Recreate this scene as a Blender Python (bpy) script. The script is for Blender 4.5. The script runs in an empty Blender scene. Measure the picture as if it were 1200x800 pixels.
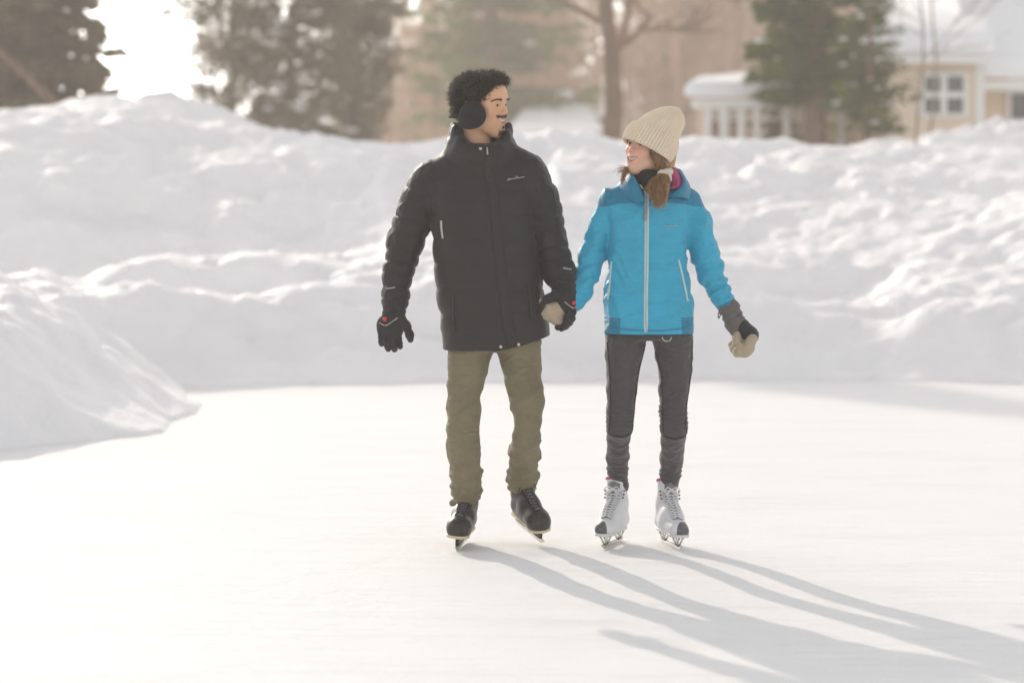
import bpy, bmesh, math, random
import numpy as np
from mathutils import Vector, Matrix
from mathutils.bvhtree import BVHTree
R = math.radians
scene = bpy.context.scene
COL = scene.collection
HC = 1.4                 # camera height
FPX = 2833.0             # focal length in pixels of the 1200 px wide photo (85 mm)
PITCH = math.atan((400-231)/FPX)
D0 = 9.57                # distance of the couple

def W(px, py, Y=D0):
    """photo pixel at depth Y -> world x, z"""
    a = math.atan((400-py)/FPX) - PITCH
    z = HC + Y*math.tan(a)
    fwd = Y*math.cos(PITCH) - (z-HC)*math.sin(PITCH)
    return ((px-600)/FPX*fwd, z)
def WP(px, py, Y=D0):
    x, z = W(px, py, Y); return np.array((x, Y, z))

# ------------------------------------------------------------ materials
def new_mat(name, color=(.5,.5,.5), rough=.7, metal=0.0, spec=.3, sheen=0.0, coat=0.0):
    m = bpy.data.materials.new(name); m.use_nodes = True
    b = m.node_tree.nodes['Principled BSDF']
    b.inputs['Base Color'].default_value = (*color, 1)
    b.inputs['Roughness'].default_value = rough
    b.inputs['Metallic'].default_value = metal
    b.inputs['Specular IOR Level'].default_value = spec
    b.inputs['Sheen Weight'].default_value = sheen
    b.inputs['Coat Weight'].default_value = coat
    return m
class NT:
    def __init__(s, m): s.m = m; s.t = m.node_tree; s.b = s.t.nodes['Principled BSDF']
    def n(s, typ, **kw):
        nd = s.t.nodes.new(typ)
        for k, v in kw.items():
            if k in nd.inputs: nd.inputs[k].default_value = v
            else: setattr(nd, k, v)
        return nd
    def l(s, a, b): s.t.links.new(a, b)
    def noise(s, scale=5, detail=4, rough=.55, vec=None, dist=0.0):
        nd = s.n('ShaderNodeTexNoise'); nd.inputs['Scale'].default_value = scale
        nd.inputs['Detail'].default_value = detail; nd.inputs['Roughness'].default_value = rough
        nd.inputs['Distortion'].default_value = dist
        if vec is not None: s.l(vec, nd.inputs['Vector'])
        return nd.outputs['Fac']
    def obj(s, scale=(1,1,1), rot=(0,0,0)):
        tc = s.n('ShaderNodeTexCoord'); mp = s.n('ShaderNodeMapping')
        mp.inputs['Scale'].default_value = scale; mp.inputs['Rotation'].default_value = rot
        s.l(tc.outputs['Object'], mp.inputs['Vector']); return mp.outputs['Vector']
    def ramp(s, fac, stops):
        r = s.n('ShaderNodeValToRGB'); e = r.color_ramp.elements
        while len(e) < len(stops): e.new(.5)
        for i, (p, c) in enumerate(stops):
            e[i].position = p; e[i].color = (*c, 1) if len(c) == 3 else c
        s.l(fac, r.inputs['Fac']); return r.outputs['Color']
    def mix(s, fac, a, b, mode='MIX'):
        x = s.n('ShaderNodeMix', data_type='RGBA', blend_type=mode)
        for sock, v in ((x.inputs[0], fac), (x.inputs[6], a), (x.inputs[7], b)):
            if isinstance(v, (int, float)): sock.default_value = v
            elif isinstance(v, tuple): sock.default_value = (*v, 1)
            else: s.l(v, sock)
        return x.outputs[2]
    def math(s, op, a, b=0.0, clamp=False):
        x = s.n('ShaderNodeMath', operation=op); x.use_clamp = clamp
        for sock, v in ((x.inputs[0], a), (x.inputs[1], b)):
            if isinstance(v, (int, float)): sock.default_value = v
            else: s.l(v, sock)
        return x.outputs[0]
    def attr(s, name):
        a = s.n('ShaderNodeAttribute'); a.attribute_name = name; return a
    def bump(s, h, dist=.01, strength=1.0, prev=None):
        b = s.n('ShaderNodeBump'); b.inputs['Distance'].default_value = dist
        b.inputs['Strength'].default_value = strength; s.l(h, b.inputs['Height'])
        if prev is not None: s.l(prev, b.inputs['Normal'])
        return b.outputs['Normal']
    def set(s, sock, v): s.l(v, s.b.inputs[sock])
def fabric(name, color, rough=.75, var=.12, weave=900, wr=14, wrd=.004, spec=.25, sheen=.15, wd=.0006):
    m = new_mat(name, color, rough, spec=spec, sheen=sheen); t = NT(m); o = t.obj()
    n1 = t.noise(7, 5, .6, o); n2 = t.noise(wr, 3, .5, t.obj((1, 1, 2.2)), 1.2); n3 = t.noise(weave, 1, .5, o)
    lo = tuple(c*(1-var) for c in color); hi = tuple(min(1, c*(1+var)) for c in color)
    t.set('Base Color', t.ramp(n1, [(.3, lo), (.7, hi)]))
    bp = t.bump(n2, wrd); bp = t.bump(n3, wd, prev=bp); t.set('Normal', bp)
    return m

# ------------------------------------------------------------ objects
def link(name, me, mats, parent=None, smooth=True, base=None):
    o = bpy.data.objects.new(name, me); COL.objects.link(o)
    if not isinstance(mats, (list, tuple)): mats = [mats]
    for m in mats: me.materials.append(m)
    if smooth and len(me.polygons): me.polygons.foreach_set('use_smooth', np.ones(len(me.polygons), dtype=bool))
    if parent is not None: o.parent = parent
    return o
def mesh_np(name, V, F4=None, F3=None):
    """fast mesh from numpy arrays"""
    me = bpy.data.meshes.new(name); V = np.asarray(V, dtype=np.float32)
    parts = []; sizes = []
    if F4 is not None and len(F4): F4 = np.asarray(F4, dtype=np.int32); parts.append(F4.ravel()); sizes.append(np.full(len(F4), 4, np.int32))
    if F3 is not None and len(F3): F3 = np.asarray(F3, dtype=np.int32); parts.append(F3.ravel()); sizes.append(np.full(len(F3), 3, np.int32))
    me.vertices.add(len(V)); me.vertices.foreach_set('co', V.ravel())
    if parts:
        L = np.concatenate(parts); S = np.concatenate(sizes); st = np.concatenate(([0], np.cumsum(S)[:-1])).astype(np.int32)
        me.loops.add(len(L)); me.loops.foreach_set('vertex_index', L)
        me.polygons.add(len(S)); me.polygons.foreach_set('loop_start', st)
        me.polygons.foreach_set('loop_total', S)
    me.update(calc_edges=True); me.validate(); return me
def empty(name, loc, label=None, cat=None, group=None, rz=0):
    o = bpy.data.objects.new(name, None); COL.objects.link(o); o.location = loc; o.rotation_euler.z = rz
    o.empty_display_size = .2; tag(o, label, cat, group); return o
def tag(o, label=None, cat=None, group=None, kind=None):
    if label: o['label'] = label
    if cat: o['category'] = cat
    if group: o['group'] = group
    if kind: o['kind'] = kind
    return o
def vattr(o, name, data):
    me = o.data; data = np.asarray(data, dtype=np.float32)
    if data.ndim == 1:
        a = me.attributes.new(name, 'FLOAT', 'POINT'); a.data.foreach_set('value', data)
    else:
        if data.shape[1] == 3: data = np.hstack([data, np.ones((len(data), 1), np.float32)])
        a = me.attributes.new(name, 'FLOAT_COLOR', 'POINT'); a.data.foreach_set('color', data.ravel())
def verts(o):
    v = np.empty(len(o.data.vertices)*3, np.float32); o.data.vertices.foreach_get('co', v); return v.reshape(-1, 3)
def normals(o):
    v = np.empty(len(o.data.vertices)*3, np.float32); o.data.vertex_normals.foreach_get('vector', v); return v.reshape(-1, 3)
def setverts(o, v):
    o.data.vertices.foreach_set('co', np.asarray(v, np.float32).ravel()); o.data.update()

# ------------------------------------------------------------ noise
def _h(ix, iy, iz, s):
    n = (ix.astype(np.int64)*374761393 + iy.astype(np.int64)*668265263 + iz.astype(np.int64)*2147483647*3 + s*974711) & 0xFFFFFFFF
    n = ((n ^ (n >> 13))*1274126177) & 0xFFFFFFFF
    n = n ^ (n >> 16)
    return (n & 0xFFFF).astype(np.float32)/32767.5 - 1
def vnoise(P, scale=1.0, seed=0):
    """value noise -1..1 at points P (n,3)"""
    q = np.asarray(P, np.float64)*scale; i = np.floor(q).astype(np.int64); f = q - i; f = f*f*f*(f*(f*6-15)+10)
    out = 0
    for dx in (0, 1):
        wx = f[:, 0] if dx else 1-f[:, 0]
        for dy in (0, 1):
            wy = f[:, 1] if dy else 1-f[:, 1]
            for dz in (0, 1):
                wz = f[:, 2] if dz else 1-f[:, 2]
                out = out + wx*wy*wz*_h(i[:, 0]+dx, i[:, 1]+dy, i[:, 2]+dz, seed)
    return out
def fbm(P, scale=1.0, oct=4, seed=0, gain=.5):
    a = 1.0; out = 0; tot = 0
    for k in range(oct):
        out = out + a*vnoise(P, scale, seed+k*17); tot += a; a *= gain; scale *= 2.03
    return out/tot

# ------------------------------------------------------------ signed distance volumes
class Vol:
    def __init__(s, lo, hi, h):
        s.lo = np.array(lo, float); s.h = h
        s.n = np.ceil((np.array(hi)-s.lo)/h).astype(int)+1
        s.F = np.full(s.n, .2, np.float32)
        s.ax = [s.lo[i]+np.arange(s.n[i])*h for i in range(3)]
    def _box(s, lo, hi):
        a = np.clip(np.floor((np.array(lo)-s.lo)/s.h).astype(int), 0, s.n-1)
        b = np.clip(np.ceil((np.array(hi)-s.lo)/s.h).astype(int)+1, 1, s.n)
        sl = tuple(slice(a[i], b[i]) for i in range(3))
        X = s.ax[0][sl[0]].astype(np.float32)[:, None, None]; Y = s.ax[1][sl[1]].astype(np.float32)[None, :, None]; Z = s.ax[2][sl[2]].astype(np.float32)[None, None, :]
        return sl, X, Y, Z
    def op(s, fn, lo, hi, k=.01, mode='add'):
        m = k+2.5*s.h
        sl, X, Y, Z = s._box(np.array(lo)-m, np.array(hi)+m)
        if X.size == 0 or Y.size == 0 or Z.size == 0: return
        d = fn(X, Y, Z); A = s.F[sl]
        if mode == 'add':
            hh = np.clip(.5+.5*(A-d)/k, 0, 1) if k > 1e-6 else (A > d).astype(np.float32)
            s.F[sl] = A*(1-hh)+d*hh - k*hh*(1-hh)
        elif mode == 'sub':
            d = -d; hh = np.clip(.5-.5*(A-d)/k, 0, 1)
            s.F[sl] = A*(1-hh)+d*hh + k*hh*(1-hh)
        elif mode == 'and':
            s.F[sl] = np.maximum(A, d)
    # primitives -------------------------------------------------
    def ell(s, c, r, rot=None, k=.01, mode='add'):
        c = np.array(c, float); r = np.array(r, float)*np.ones(3)
        M = np.eye(3) if rot is None else np.array(rot)          # rows = local axes in world
        mr = r.max()
        def fn(X, Y, Z):
            x, y, z = X-c[0], Y-c[1], Z-c[2]
            u = (M[0, 0]*x+M[0, 1]*y+M[0, 2]*z)/r[0]; v = (M[1, 0]*x+M[1, 1]*y+M[1, 2]*z)/r[1]; w = (M[2, 0]*x+M[2, 1]*y+M[2, 2]*z)/r[2]
            k0 = np.sqrt(u*u+v*v+w*w)+1e-6; k1 = np.sqrt((u/r[0])**2+(v/r[1])**2+(w/r[2])**2)+1e-6
            return k0*(k0-1)/k1
        s.op(fn, c-mr, c+mr, k, mode)
    def cone(s, a, b, ra, rb, k=.01, mode='add', flat=None, disp=None):
        """tapered capsule; flat=(axis, factor) squashes the section along a world axis; disp(t, X,Y,Z) adds relief"""
        a = np.array(a, float); b = np.array(b, float); ab = b-a; L2 = ab@ab; mr = max(ra, rb)*(1 if flat is None else max(1, flat[1]))
        if flat is not None:
            ax = np.array(flat[0], float); ax /= np.linalg.norm(ax)
        def fn(X, Y, Z):
            x, y, z = X-a[0], Y-a[1], Z-a[2]
            t = np.clip((x*ab[0]+y*ab[1]+z*ab[2])/L2, 0, 1)
            x = x-t*ab[0]; y = y-t*ab[1]; z = z-t*ab[2]
            if flat is not None:
                p = x*ax[0]+y*ax[1]+z*ax[2]; q = p*(1/flat[1]-1)
                x = x+q*ax[0]; y = y+q*ax[1]; z = z+q*ax[2]
            d = np.sqrt(x*x+y*y+z*z)-(ra+(rb-ra)*t)
            if flat is not None and flat[1] < 1: d = d*flat[1]**.5
            if disp is not None: d = d-disp(t, X, Y, Z)
            return d
        s.op(fn, np.minimum(a, b)-mr-.01, np.maximum(a, b)+mr+.01, k, mode)
    def chain(s, pts, rad, k=.01, flat=None, disp=None):
        for i in range(len(pts)-1): s.cone(pts[i], pts[i+1], rad[i], rad[i+1], k, 'add', flat, disp)
    def loft(s, secs, k=.01, mode='add', disp=None, cap=.012, e=2.0):
        """stack of horizontal elliptical sections: (z, cx, cy, rx, ry)"""
        S = np.array(sorted(secs), float); zz = S[:, 0]
        # smooth interpolation on a fine table
        tz = np.linspace(zz[0], zz[-1], 120)
        def sm(col):
            from_ = np.interp(tz, zz, col)
            kx = np.ones(7)/7; p = np.pad(from_, 3, mode='edge'); return np.convolve(p, kx, 'valid')
        T = [sm(S[:, i]) for i in range(1, 5)]
        lo = (min(S[:, 1]-S[:, 3]), min(S[:, 2]-S[:, 4]), zz[0]); hi = (max(S[:, 1]+S[:, 3]), max(S[:, 2]+S[:, 4]), zz[-1])
        def fn(X, Y, Z):
            cx, cy, rx, ry = (np.interp(Z.ravel(), tz, t).reshape(Z.shape).astype(np.float32) for t in T)
            u = np.abs(X-cx)/rx; v = np.abs(Y-cy)/ry
            n = (u**e+v**e)**(1/e)
            g = np.sqrt((u/rx)**2+(v/ry)**2)/(np.sqrt(u*u+v*v)+1e-5)
            d = (n-1)/(g+1e-5)
            if disp is not None: d = d-disp(X, Y, Z)
            dz = np.maximum(zz[0]-Z, Z-zz[-1])
            # rounded cap
            a = d+cap; b = dz+cap
            return np.minimum(np.maximum(a, b), 0)+np.sqrt(np.maximum(a, 0)**2+np.maximum(b, 0)**2)-cap
        s.op(fn, np.array(lo)-.02, np.array(hi)+.02, k, mode)
    def mesh(s, name, keep=None):
        F = s.F; ins = F < 0
        c = np.zeros(tuple(s.n-1), np.uint8)
        for dx in (0, 1):
            for dy in (0, 1):
                for dz in (0, 1):
                    c += ins[dx:s.n[0]-1+dx, dy:s.n[1]-1+dy, dz:s.n[2]-1+dz]
        act = (c > 0) & (c < 8)
        I = np.argwhere(act); idx = np.full(act.shape, -1, np.int64); idx[act] = np.arange(len(I))
        acc = np.zeros((len(I), 3)); cnt = np.zeros(len(I))
        corners = [(a, b, d) for a in (0, 1) for b in (0, 1) for d in (0, 1)]
        for p in corners:
            for axis in range(3):
                if p[axis] == 1: continue
                q = list(p); q[axis] = 1
                fa = F[I[:, 0]+p[0], I[:, 1]+p[1], I[:, 2]+p[2]]; fb = F[I[:, 0]+q[0], I[:, 1]+q[1], I[:, 2]+q[2]]
                cr = (fa < 0) != (fb < 0)
                t = np.where(cr, fa/(fa-fb+1e-12), 0)
                pt = np.tile(np.array(p, float), (len(I), 1)); pt[:, axis] += t
                acc[cr] += pt[cr]; cnt[cr] += 1
        V = s.lo+(I+acc/np.maximum(cnt, 1)[:, None])*s.h
        Q = []
        for axis in range(3):
            b, d = [(1, 2), (2, 0), (0, 1)][axis]
            sa = [slice(1, -1)]*3; sa[axis] = slice(0, -1); sb = [slice(1, -1)]*3; sb[axis] = slice(1, None)
            A = ins[tuple(sa)]; B = ins[tuple(sb)]
            E = np.argwhere(A != B); 
            if not len(E): continue
            flip = B[tuple(E.T)]
            base = E.copy()
            for o in range(3):
                if o != axis: base[:, o] += 1
            def cell(db, dd):
                r = base.copy(); r[:, b] -= db; r[:, d] -= dd; return idx[r[:, 0], r[:, 1], r[:, 2]]
            q = np.stack([cell(1, 1), cell(0, 1), cell(0, 0), cell(1, 0)], 1)
            q[flip] = q[flip][:, ::-1]
            Q.append(q)
        Q = np.concatenate(Q); Q = Q[(Q >= 0).all(1)]
        return V, Q

def smooth_mesh(V, Q, it=2, lam=.5):
    n = len(V)
    E = np.concatenate([Q[:, [0, 1]], Q[:, [1, 2]], Q[:, [2, 3]], Q[:, [3, 0]]])
    deg = np.bincount(E[:, 0], minlength=n)+np.bincount(E[:, 1], minlength=n)
    for k in range(it):
        for l in (lam, -lam*1.02 if k % 2 == 0 else 0.0):
            if l == 0: continue
            S = np.stack([np.bincount(E[:, 0], V[E[:, 1], i], n)+np.bincount(E[:, 1], V[E[:, 0], i], n) for i in range(3)], 1)/np.maximum(deg, 1)[:, None]
            V = V+l*(S-V)
    return V
def sdf_obj(name, vol, mats, parent, base, relief=None, sm=2):
    V, Q = vol.mesh(name)
    if sm: V = smooth_mesh(V, Q, sm)
    V = V-np.array(base)
    o = link(name, mesh_np(name, V, Q), mats, parent)
    if relief is not None:
        N = normals(o); Wd = V+np.array(base); o_d = relief(Wd, N); V = V+N*o_d[:, None]; setverts(o, V)
    return o
def bvh(o, base):
    me = o.data; V = verts(o)+np.array(base, np.float32)
    return BVHTree.FromPolygons([tuple(v) for v in V], [tuple(p.vertices) for p in me.polygons])

# ------------------------------------------------------------ free-form meshes
class MB:
    """collects geometry (world coordinates)"""
    def __init__(s): s.v = []; s.f = []; s.n = 0
    def add(s, V, F):
        s.v.append(np.asarray(V, float).reshape(-1, 3)); s.f += [tuple(i+s.n for i in f) for f in F]; s.n += len(s.v[-1])
    def tube(s, pts, r, seg=6, caps=True, flat=1.0, up=None):
        P = [np.array(p, float) for p in pts]; rr = r if isinstance(r, (list, tuple, np.ndarray)) else [r]*len(P)
        V = []; prev = None
        for i, p in enumerate(P):
            t = P[min(i+1, len(P)-1)]-P[max(i-1, 0)]; t = t/(np.linalg.norm(t)+1e-9)
            if prev is None:
                u = np.cross(t, up if up is not None else ((0, 0, 1) if abs(t[2]) < .9 else (1, 0, 0)))
            else: u = prev-t*(prev@t)
            u = u/(np.linalg.norm(u)+1e-9); prev = u; w = np.cross(t, u)
            for k in range(seg):
                a = 2*math.pi*k/seg; V.append(p+rr[i]*(math.cos(a)*u+math.sin(a)*w*flat))
        F = [(i*seg+k, i*seg+(k+1) % seg, (i+1)*seg+(k+1) % seg, (i+1)*seg+k) for i in range(len(P)-1) for k in range(seg)]
        if caps: F += [tuple(range(seg))[::-1], tuple((len(P)-1)*seg+k for k in range(seg))]
        s.add(V, F)
    def box(s, lo, hi, M=None):
        x0, y0, z0 = lo; x1, y1, z1 = hi
        V = np.array([(x0, y0, z0), (x1, y0, z0), (x1, y1, z0), (x0, y1, z0), (x0, y0, z1), (x1, y0, z1), (x1, y1, z1), (x0, y1, z1)], float)
        if M is not None: V = V@np.array(M)[:3, :3].T+np.array(M)[:3, 3]
        s.add(V, [(0, 3, 2, 1), (4, 5, 6, 7), (0, 1, 5, 4), (1, 2, 6, 5), (2, 3, 7, 6), (3, 0, 4, 7)])
    def prism(s, pts, y0, y1, M=None):
        """outline in x,z extruded along y"""
        n = len(pts); V = np.array([(x, y0, z) for x, z in pts]+[(x, y1, z) for x, z in pts], float)
        if M is not None: V = V@np.array(M)[:3, :3].T+np.array(M)[:3, 3]
        s.add(V, [tuple(range(n)), tuple(range(2*n-1, n-1, -1))]+[(i, i+n, (i+1) % n+n, (i+1) % n) for i in range(n)])
    def build(s, name, mat, parent=None, base=(0, 0, 0), smooth=True, bevel=0):
        V = np.concatenate(s.v)-np.array(base); me = bpy.data.meshes.new(name)
        me.from_pydata([tuple(v) for v in V], [], s.f); me.update()
        bm = bmesh.new(); bm.from_mesh(me); bmesh.ops.recalc_face_normals(bm, faces=bm.faces); bm.to_mesh(me); bm.free()
        o = link(name, me, mat, parent, smooth)
        if bevel:
            b = o.modifiers.new('bevel', 'BEVEL'); b.width = bevel; b.segments = 2; b.limit_method = 'ANGLE'
        return o
def catmull(P, n=6):
    P = [np.array(p, float) for p in P]; Q = [2*P[0]-P[1]]+P+[2*P[-1]-P[-2]]; out = []
    for i in range(1, len(Q)-2):
        for k in range(n):
            t = k/n; a, b, c, d = Q[i-1:i+3]
            out.append(.5*((2*b)+(-a+c)*t+(2*a-5*b+4*c-d)*t*t+(-a+3*b-3*c+d)*t**3))
    out.append(P[-1]); return out
# ================================================================ camera, light, sky
cam = bpy.data.cameras.new('camera'); camo = bpy.data.objects.new('camera', cam); COL.objects.link(camo)
camo.location = (0, 0, HC); camo.rotation_euler = (R(90)-PITCH, 0, 0)
cam.lens = 36*FPX/1200; cam.sensor_width = 36; cam.clip_end = 2000; cam.clip_start = .1
cam.dof.use_dof = True; cam.dof.focus_distance = D0-.12; cam.dof.aperture_fstop = 1.9
scene.camera = camo
SUN_AZ, SUN_EL = R(-24), R(22.5)       # azimuth from +Y, clockwise positive
world = bpy.data.worlds.new('World'); scene.world = world; world.use_nodes = True
wt = world.node_tree; bg = wt.nodes['Background']
sky = wt.nodes.new('ShaderNodeTexSky'); sky.sky_type = 'NISHITA'; sky.sun_disc = False
sky.sun_elevation = SUN_EL; sky.sun_rotation = SUN_AZ; sky.dust_density = 1.5; sky.air_density = 1.0; sky.ozone_density = 1.0
hs = wt.nodes.new('ShaderNodeHueSaturation'); hs.inputs['Saturation'].default_value = .15      # thin high cloud greys the sky
wt.links.new(sky.outputs[0], hs.inputs['Color']); wt.links.new(hs.outputs[0], bg.inputs[0]); bg.inputs[1].default_value = .15
sl = bpy.data.lights.new('sun', 'SUN'); so = bpy.data.objects.new('sun', sl); COL.objects.link(so)
sl.energy = 2.0; sl.angle = R(.8); sl.color = (1.0, .87, .73)
sd = Vector((math.sin(SUN_AZ)*math.cos(SUN_EL), math.cos(SUN_AZ)*math.cos(SUN_EL), math.sin(SUN_EL)))
so.rotation_euler = sd.to_track_quat('Z', 'Y').to_euler(); so.location = (-8, 20, 12)
scene.view_settings.view_transform = 'Standard'; scene.view_settings.look = 'None'; scene.view_settings.exposure = .76
scene.view_settings.gamma = 1; scene.view_settings.use_curve_mapping = False
scene.cycles.max_bounces = 8; scene.cycles.volume_bounces = 1; scene.cycles.transparent_max_bounces = 8

# ================================================================ snow
M_snow = new_mat('snow', (.878, .866, .874), .65, spec=.25); t = NT(M_snow); o_ = t.obj()
b1 = t.bump(t.noise(3.2, 6, .6, o_), .055); b2 = t.bump(t.noise(28, 4, .6, o_), .012, prev=b1)
t.set('Normal', b2); t.set('Base Color', t.ramp(t.noise(1.1, 4, .6, o_), [(.3, (.86, .848, .856)), (.7, (.90, .888, .894))]))
M_ice = new_mat('powdered_ice', (.80, .80, .80), .6, spec=.12); t = NT(M_ice); o_ = t.obj()
sc1 = t.noise(2.2, 5, .65, t.obj((.35, 1.6, 1), (0, 0, .35))); sc2 = t.noise(9, 6, .7, o_)
t.set('Base Color', t.ramp(sc1, [(.28, (.735, .73, .74)), (.46, (.79, .785, .785)), (.8, (.83, .823, .82))]))
t.set('Roughness', t.ramp(sc1, [(.35, (.5,)*3), (.65, (.75,)*3)]))
wv = t.n('ShaderNodeTexVoronoi', feature='DISTANCE_TO_EDGE'); wv.inputs['Scale'].default_value = 1.3; t.l(t.obj((.25, 2.6, 1), (0, 0, -.5)), wv.inputs['Vector'])
cr = t.ramp(wv.outputs['Distance'], [(0, (0, 0, 0)), (.006, (1, 1, 1))])
sk = t.noise(4.0, 3, .6, t.obj((.22, 5.5, 1), (0, 0, .55)), .6); sk2 = t.noise(5.0, 3, .6, t.obj((.18, 6.5, 1), (0, 0, -.4)), .8)
ln = t.ramp(sk, [(.488, (0, 0, 0)), (.50, (1, 1, 1)), (.512, (0, 0, 0))]); ln2 = t.ramp(sk2, [(.49, (0, 0, 0)), (.50, (1, 1, 1)), (.51, (0, 0, 0))])
bb = t.bump(sc2, .006); bb = t.bump(ln, .0007, prev=bb); bb = t.bump(ln2, .0007, prev=bb); bb = t.bump(t.noise(70, 4, .6, o_), .002, prev=bb); bb = t.bump(cr, .0015, .3, prev=bb); t.set('Normal', bb)

def hgt(x, y):
    """terrain height; x, y arrays"""
    x = np.asarray(x, float); y = np.asarray(y, float)
    P = np.stack([x*.88, y, 0*x], -1).reshape(-1, 3)
    n1 = fbm(P, .22, 3, 3).reshape(x.shape); n2 = fbm(P, .85, 4, 11, .55).reshape(x.shape); n3 = fbm(P, 2.6, 4, 29, .55).reshape(x.shape)
    S = lambda a, b, t: (lambda u: u*u*(3-2*u))(np.clip((t-a)/(b-a), 0, 1))
    # distance beyond the rink edge
    edge = 17.9+.25*np.sin(x*.5+.6)+.35*n1 - 1.25*S(-1.8, -5, x)
    e = y-edge
    left = S(-9.2, -3.0, x)                      # 0 on the left, 1 to the right
    h = .55*S(0, 1.6, e+.35*n2) + .25*S(2.0, 6.0, e)            # first step and shelf
    up = S(3.6, 9.6, e+1.5*n1)                                   # main bank
    top = 1.12+.26*S(1, -7, x)-.12*S(3, 7, x)
    h = h+top*up
    # hollow behind the shelf on the left
    h = h-.42*np.exp(-((e-5.2)/1.1)**2)*S(0, -2, x)
    # lumps
    amp = S(-.1, 1.2, e)
    n4 = fbm(P, 5.5, 3, 61, .6).reshape(x.shape); cr_ = np.abs(fbm(P, 1.5, 3, 45).reshape(x.shape))*2
    rid = 1-np.abs(n2)*2.2
    h = h+amp*(.20*n2+.085*n3+.10*np.maximum(rid, 0)*S(.5, 3, e)+.14*n1+.034*n4-.02*np.maximum(.3-cr_, 0)/.3*S(.8, 2.2, e))
    h = h+.22*S(8, 10.5, e)*np.exp(-((x+4.6)/1.6)**2)-.14*S(8, 10.5, e)*np.exp(-((x+.9)/1.4)**2)
    h = h+.34*np.maximum(0, fbm(P, .42, 2, 77).reshape(x.shape))*S(1, 3, e)
    # ploughed heaps at the right back
    for (hx, hy, hr, hh) in ((6.0, 30.0, 1.0, .30), (4.9, 29.0, .6, .15), (7.8, 30.5, 1.4, .28)):
        h = h+hh*np.exp(-(((x-hx)**2+(y-hy)**2)/hr**2))*(1+.5*n2+.5*n3)
    # the near mound on the left
    d = -2.28-x-.95*np.maximum(14.1-y, 0)-.25*np.maximum(y-16.2, 0)+.22*n2+.07*n3+.25*n1
    d = np.where(y < 34, d, -1)
    h = np.maximum(h, 1.45*(1-np.exp(-np.maximum(d+.10, 0)**1.3/2.0))*(1+.16*n3+.30*n2)*S(19.5, 17.5, y))
    # behind the bank: settles to the yard
    back = S(34, 44, y); h = h*(1-back)+back*(1.35+.25*n1+.02*np.maximum(y-60, 0))
    side = S(19, 26, np.abs(x))*S(20, 10, y)
    h = h+side*.8
    return np.where(h < .012, -.03, h)
def grid(xs, ys, fn):
    X, Y = np.meshgrid(xs, ys); Z = fn(X, Y); V = np.stack([X, Y, Z], -1).reshape(-1, 3)
    n, m = X.shape; i = np.arange(n*m).reshape(n, m)
    return V, np.stack([i[:-1, :-1], i[:-1, 1:], i[1:, 1:], i[1:, :-1]], -1).reshape(-1, 4)
ys = np.concatenate([np.linspace(-60, 10, 20)[:-1], np.linspace(10, 34, 460)[:-1], np.geomspace(34, 900, 120)])
u = np.linspace(-1, 1, 521); us = np.sign(u)*(np.abs(u)*.55+.45*np.abs(u)**4)
X = us[None, :]*np.interp(ys, [-60, 10, 34, 900], [60, 13, 24, 700])[:, None]; Y = np.repeat(ys[:, None], len(u), 1)
Z = hgt(X, Y); V = np.stack([X, Y, Z], -1).reshape(-1, 3); i = np.arange(X.size).reshape(X.shape)
Q = np.stack([i[:-1, :-1], i[:-1, 1:], i[1:, 1:], i[1:, :-1]], -1).reshape(-1, 4)
ground = tag(link('snow_ground', mesh_np('snow_ground', V, Q), M_snow), 'rumpled white snow bank rising behind the rink', 'snow', kind='structure')
V, Q = grid(np.linspace(-60, 60, 60), np.linspace(-60, 20.5, 50), lambda x, y: 0*x)
ice = tag(link('ice', mesh_np('ice', V, Q), M_ice), 'flat skating rink of ice dusted with white snow', 'ice', kind='structure')

# ================================================================ haze
hz = new_mat('haze_air'); nt = hz.node_tree; nt.nodes.remove(nt.nodes['Principled BSDF'])
pv = nt.nodes.new('ShaderNodeVolumePrincipled'); pv.inputs['Density'].default_value = .0030
pv.inputs['Color'].default_value = (1.0, .93, .85, 1); pv.inputs['Anisotropy'].default_value = .25
nt.links.new(pv.outputs[0], nt.nodes['Material Output'].inputs['Volume'])
mb = MB(); mb.box((-90, -8, -1.3), (90, 170, 32)); haze = tag(mb.build('haze', hz, smooth=False), 'pale warm haze of drifting snow filling the air', 'haze', kind='stuff')
# ================================================================ trees, buildings behind the bank
def bark(name, c, sc=9):
    m = new_mat(name, c, .9, spec=.1); t = NT(m); o = t.obj((1, 1, .25))
    t.set('Base Color', t.ramp(t.noise(sc, 5, .65, o), [(.3, tuple(a*.6 for a in c)), (.7, tuple(min(1, a*1.4) for a in c))])); t.set('Normal', t.bump(t.noise(sc*2, 5, .7, o), .03)); return m
M_bark = bark('grey_brown_bark', (.20, .13, .09)); M_birch = bark('pale_bark', (.30, .24, .19), 20)
def foliage(name, a, b):
    m = new_mat(name, a, .7, spec=.2); t = NT(m); o = t.obj()
    t.set('Base Color', t.ramp(t.noise(1.6, 4, .6, o), [(.3, a), (.7, b)]))
    # needles let some light through
    tr_ = t.n('ShaderNodeBsdfTranslucent'); t.l(t.ramp(t.noise(1.6, 4, .6, o), [(.3, a), (.7, b)]), tr_.inputs['Color'])
    mx = t.n('ShaderNodeMixShader'); mx.inputs[0].default_value = .5; out = t.t.nodes['Material Output']
    t.l(t.b.outputs[0], mx.inputs[1]); t.l(tr_.outputs[0], mx.inputs[2]); t.l(mx.outputs[0], out.inputs['Surface']); return m
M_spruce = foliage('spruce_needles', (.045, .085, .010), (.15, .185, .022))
M_pine = foliage('pine_needles', (.15, .125, .075), (.26, .21, .13))  # needle colour lifted pale to paint in haze the thin air lacks
M_far = foliage('far_needles', (.14, .17, .06), (.25, .26, .10))
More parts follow.
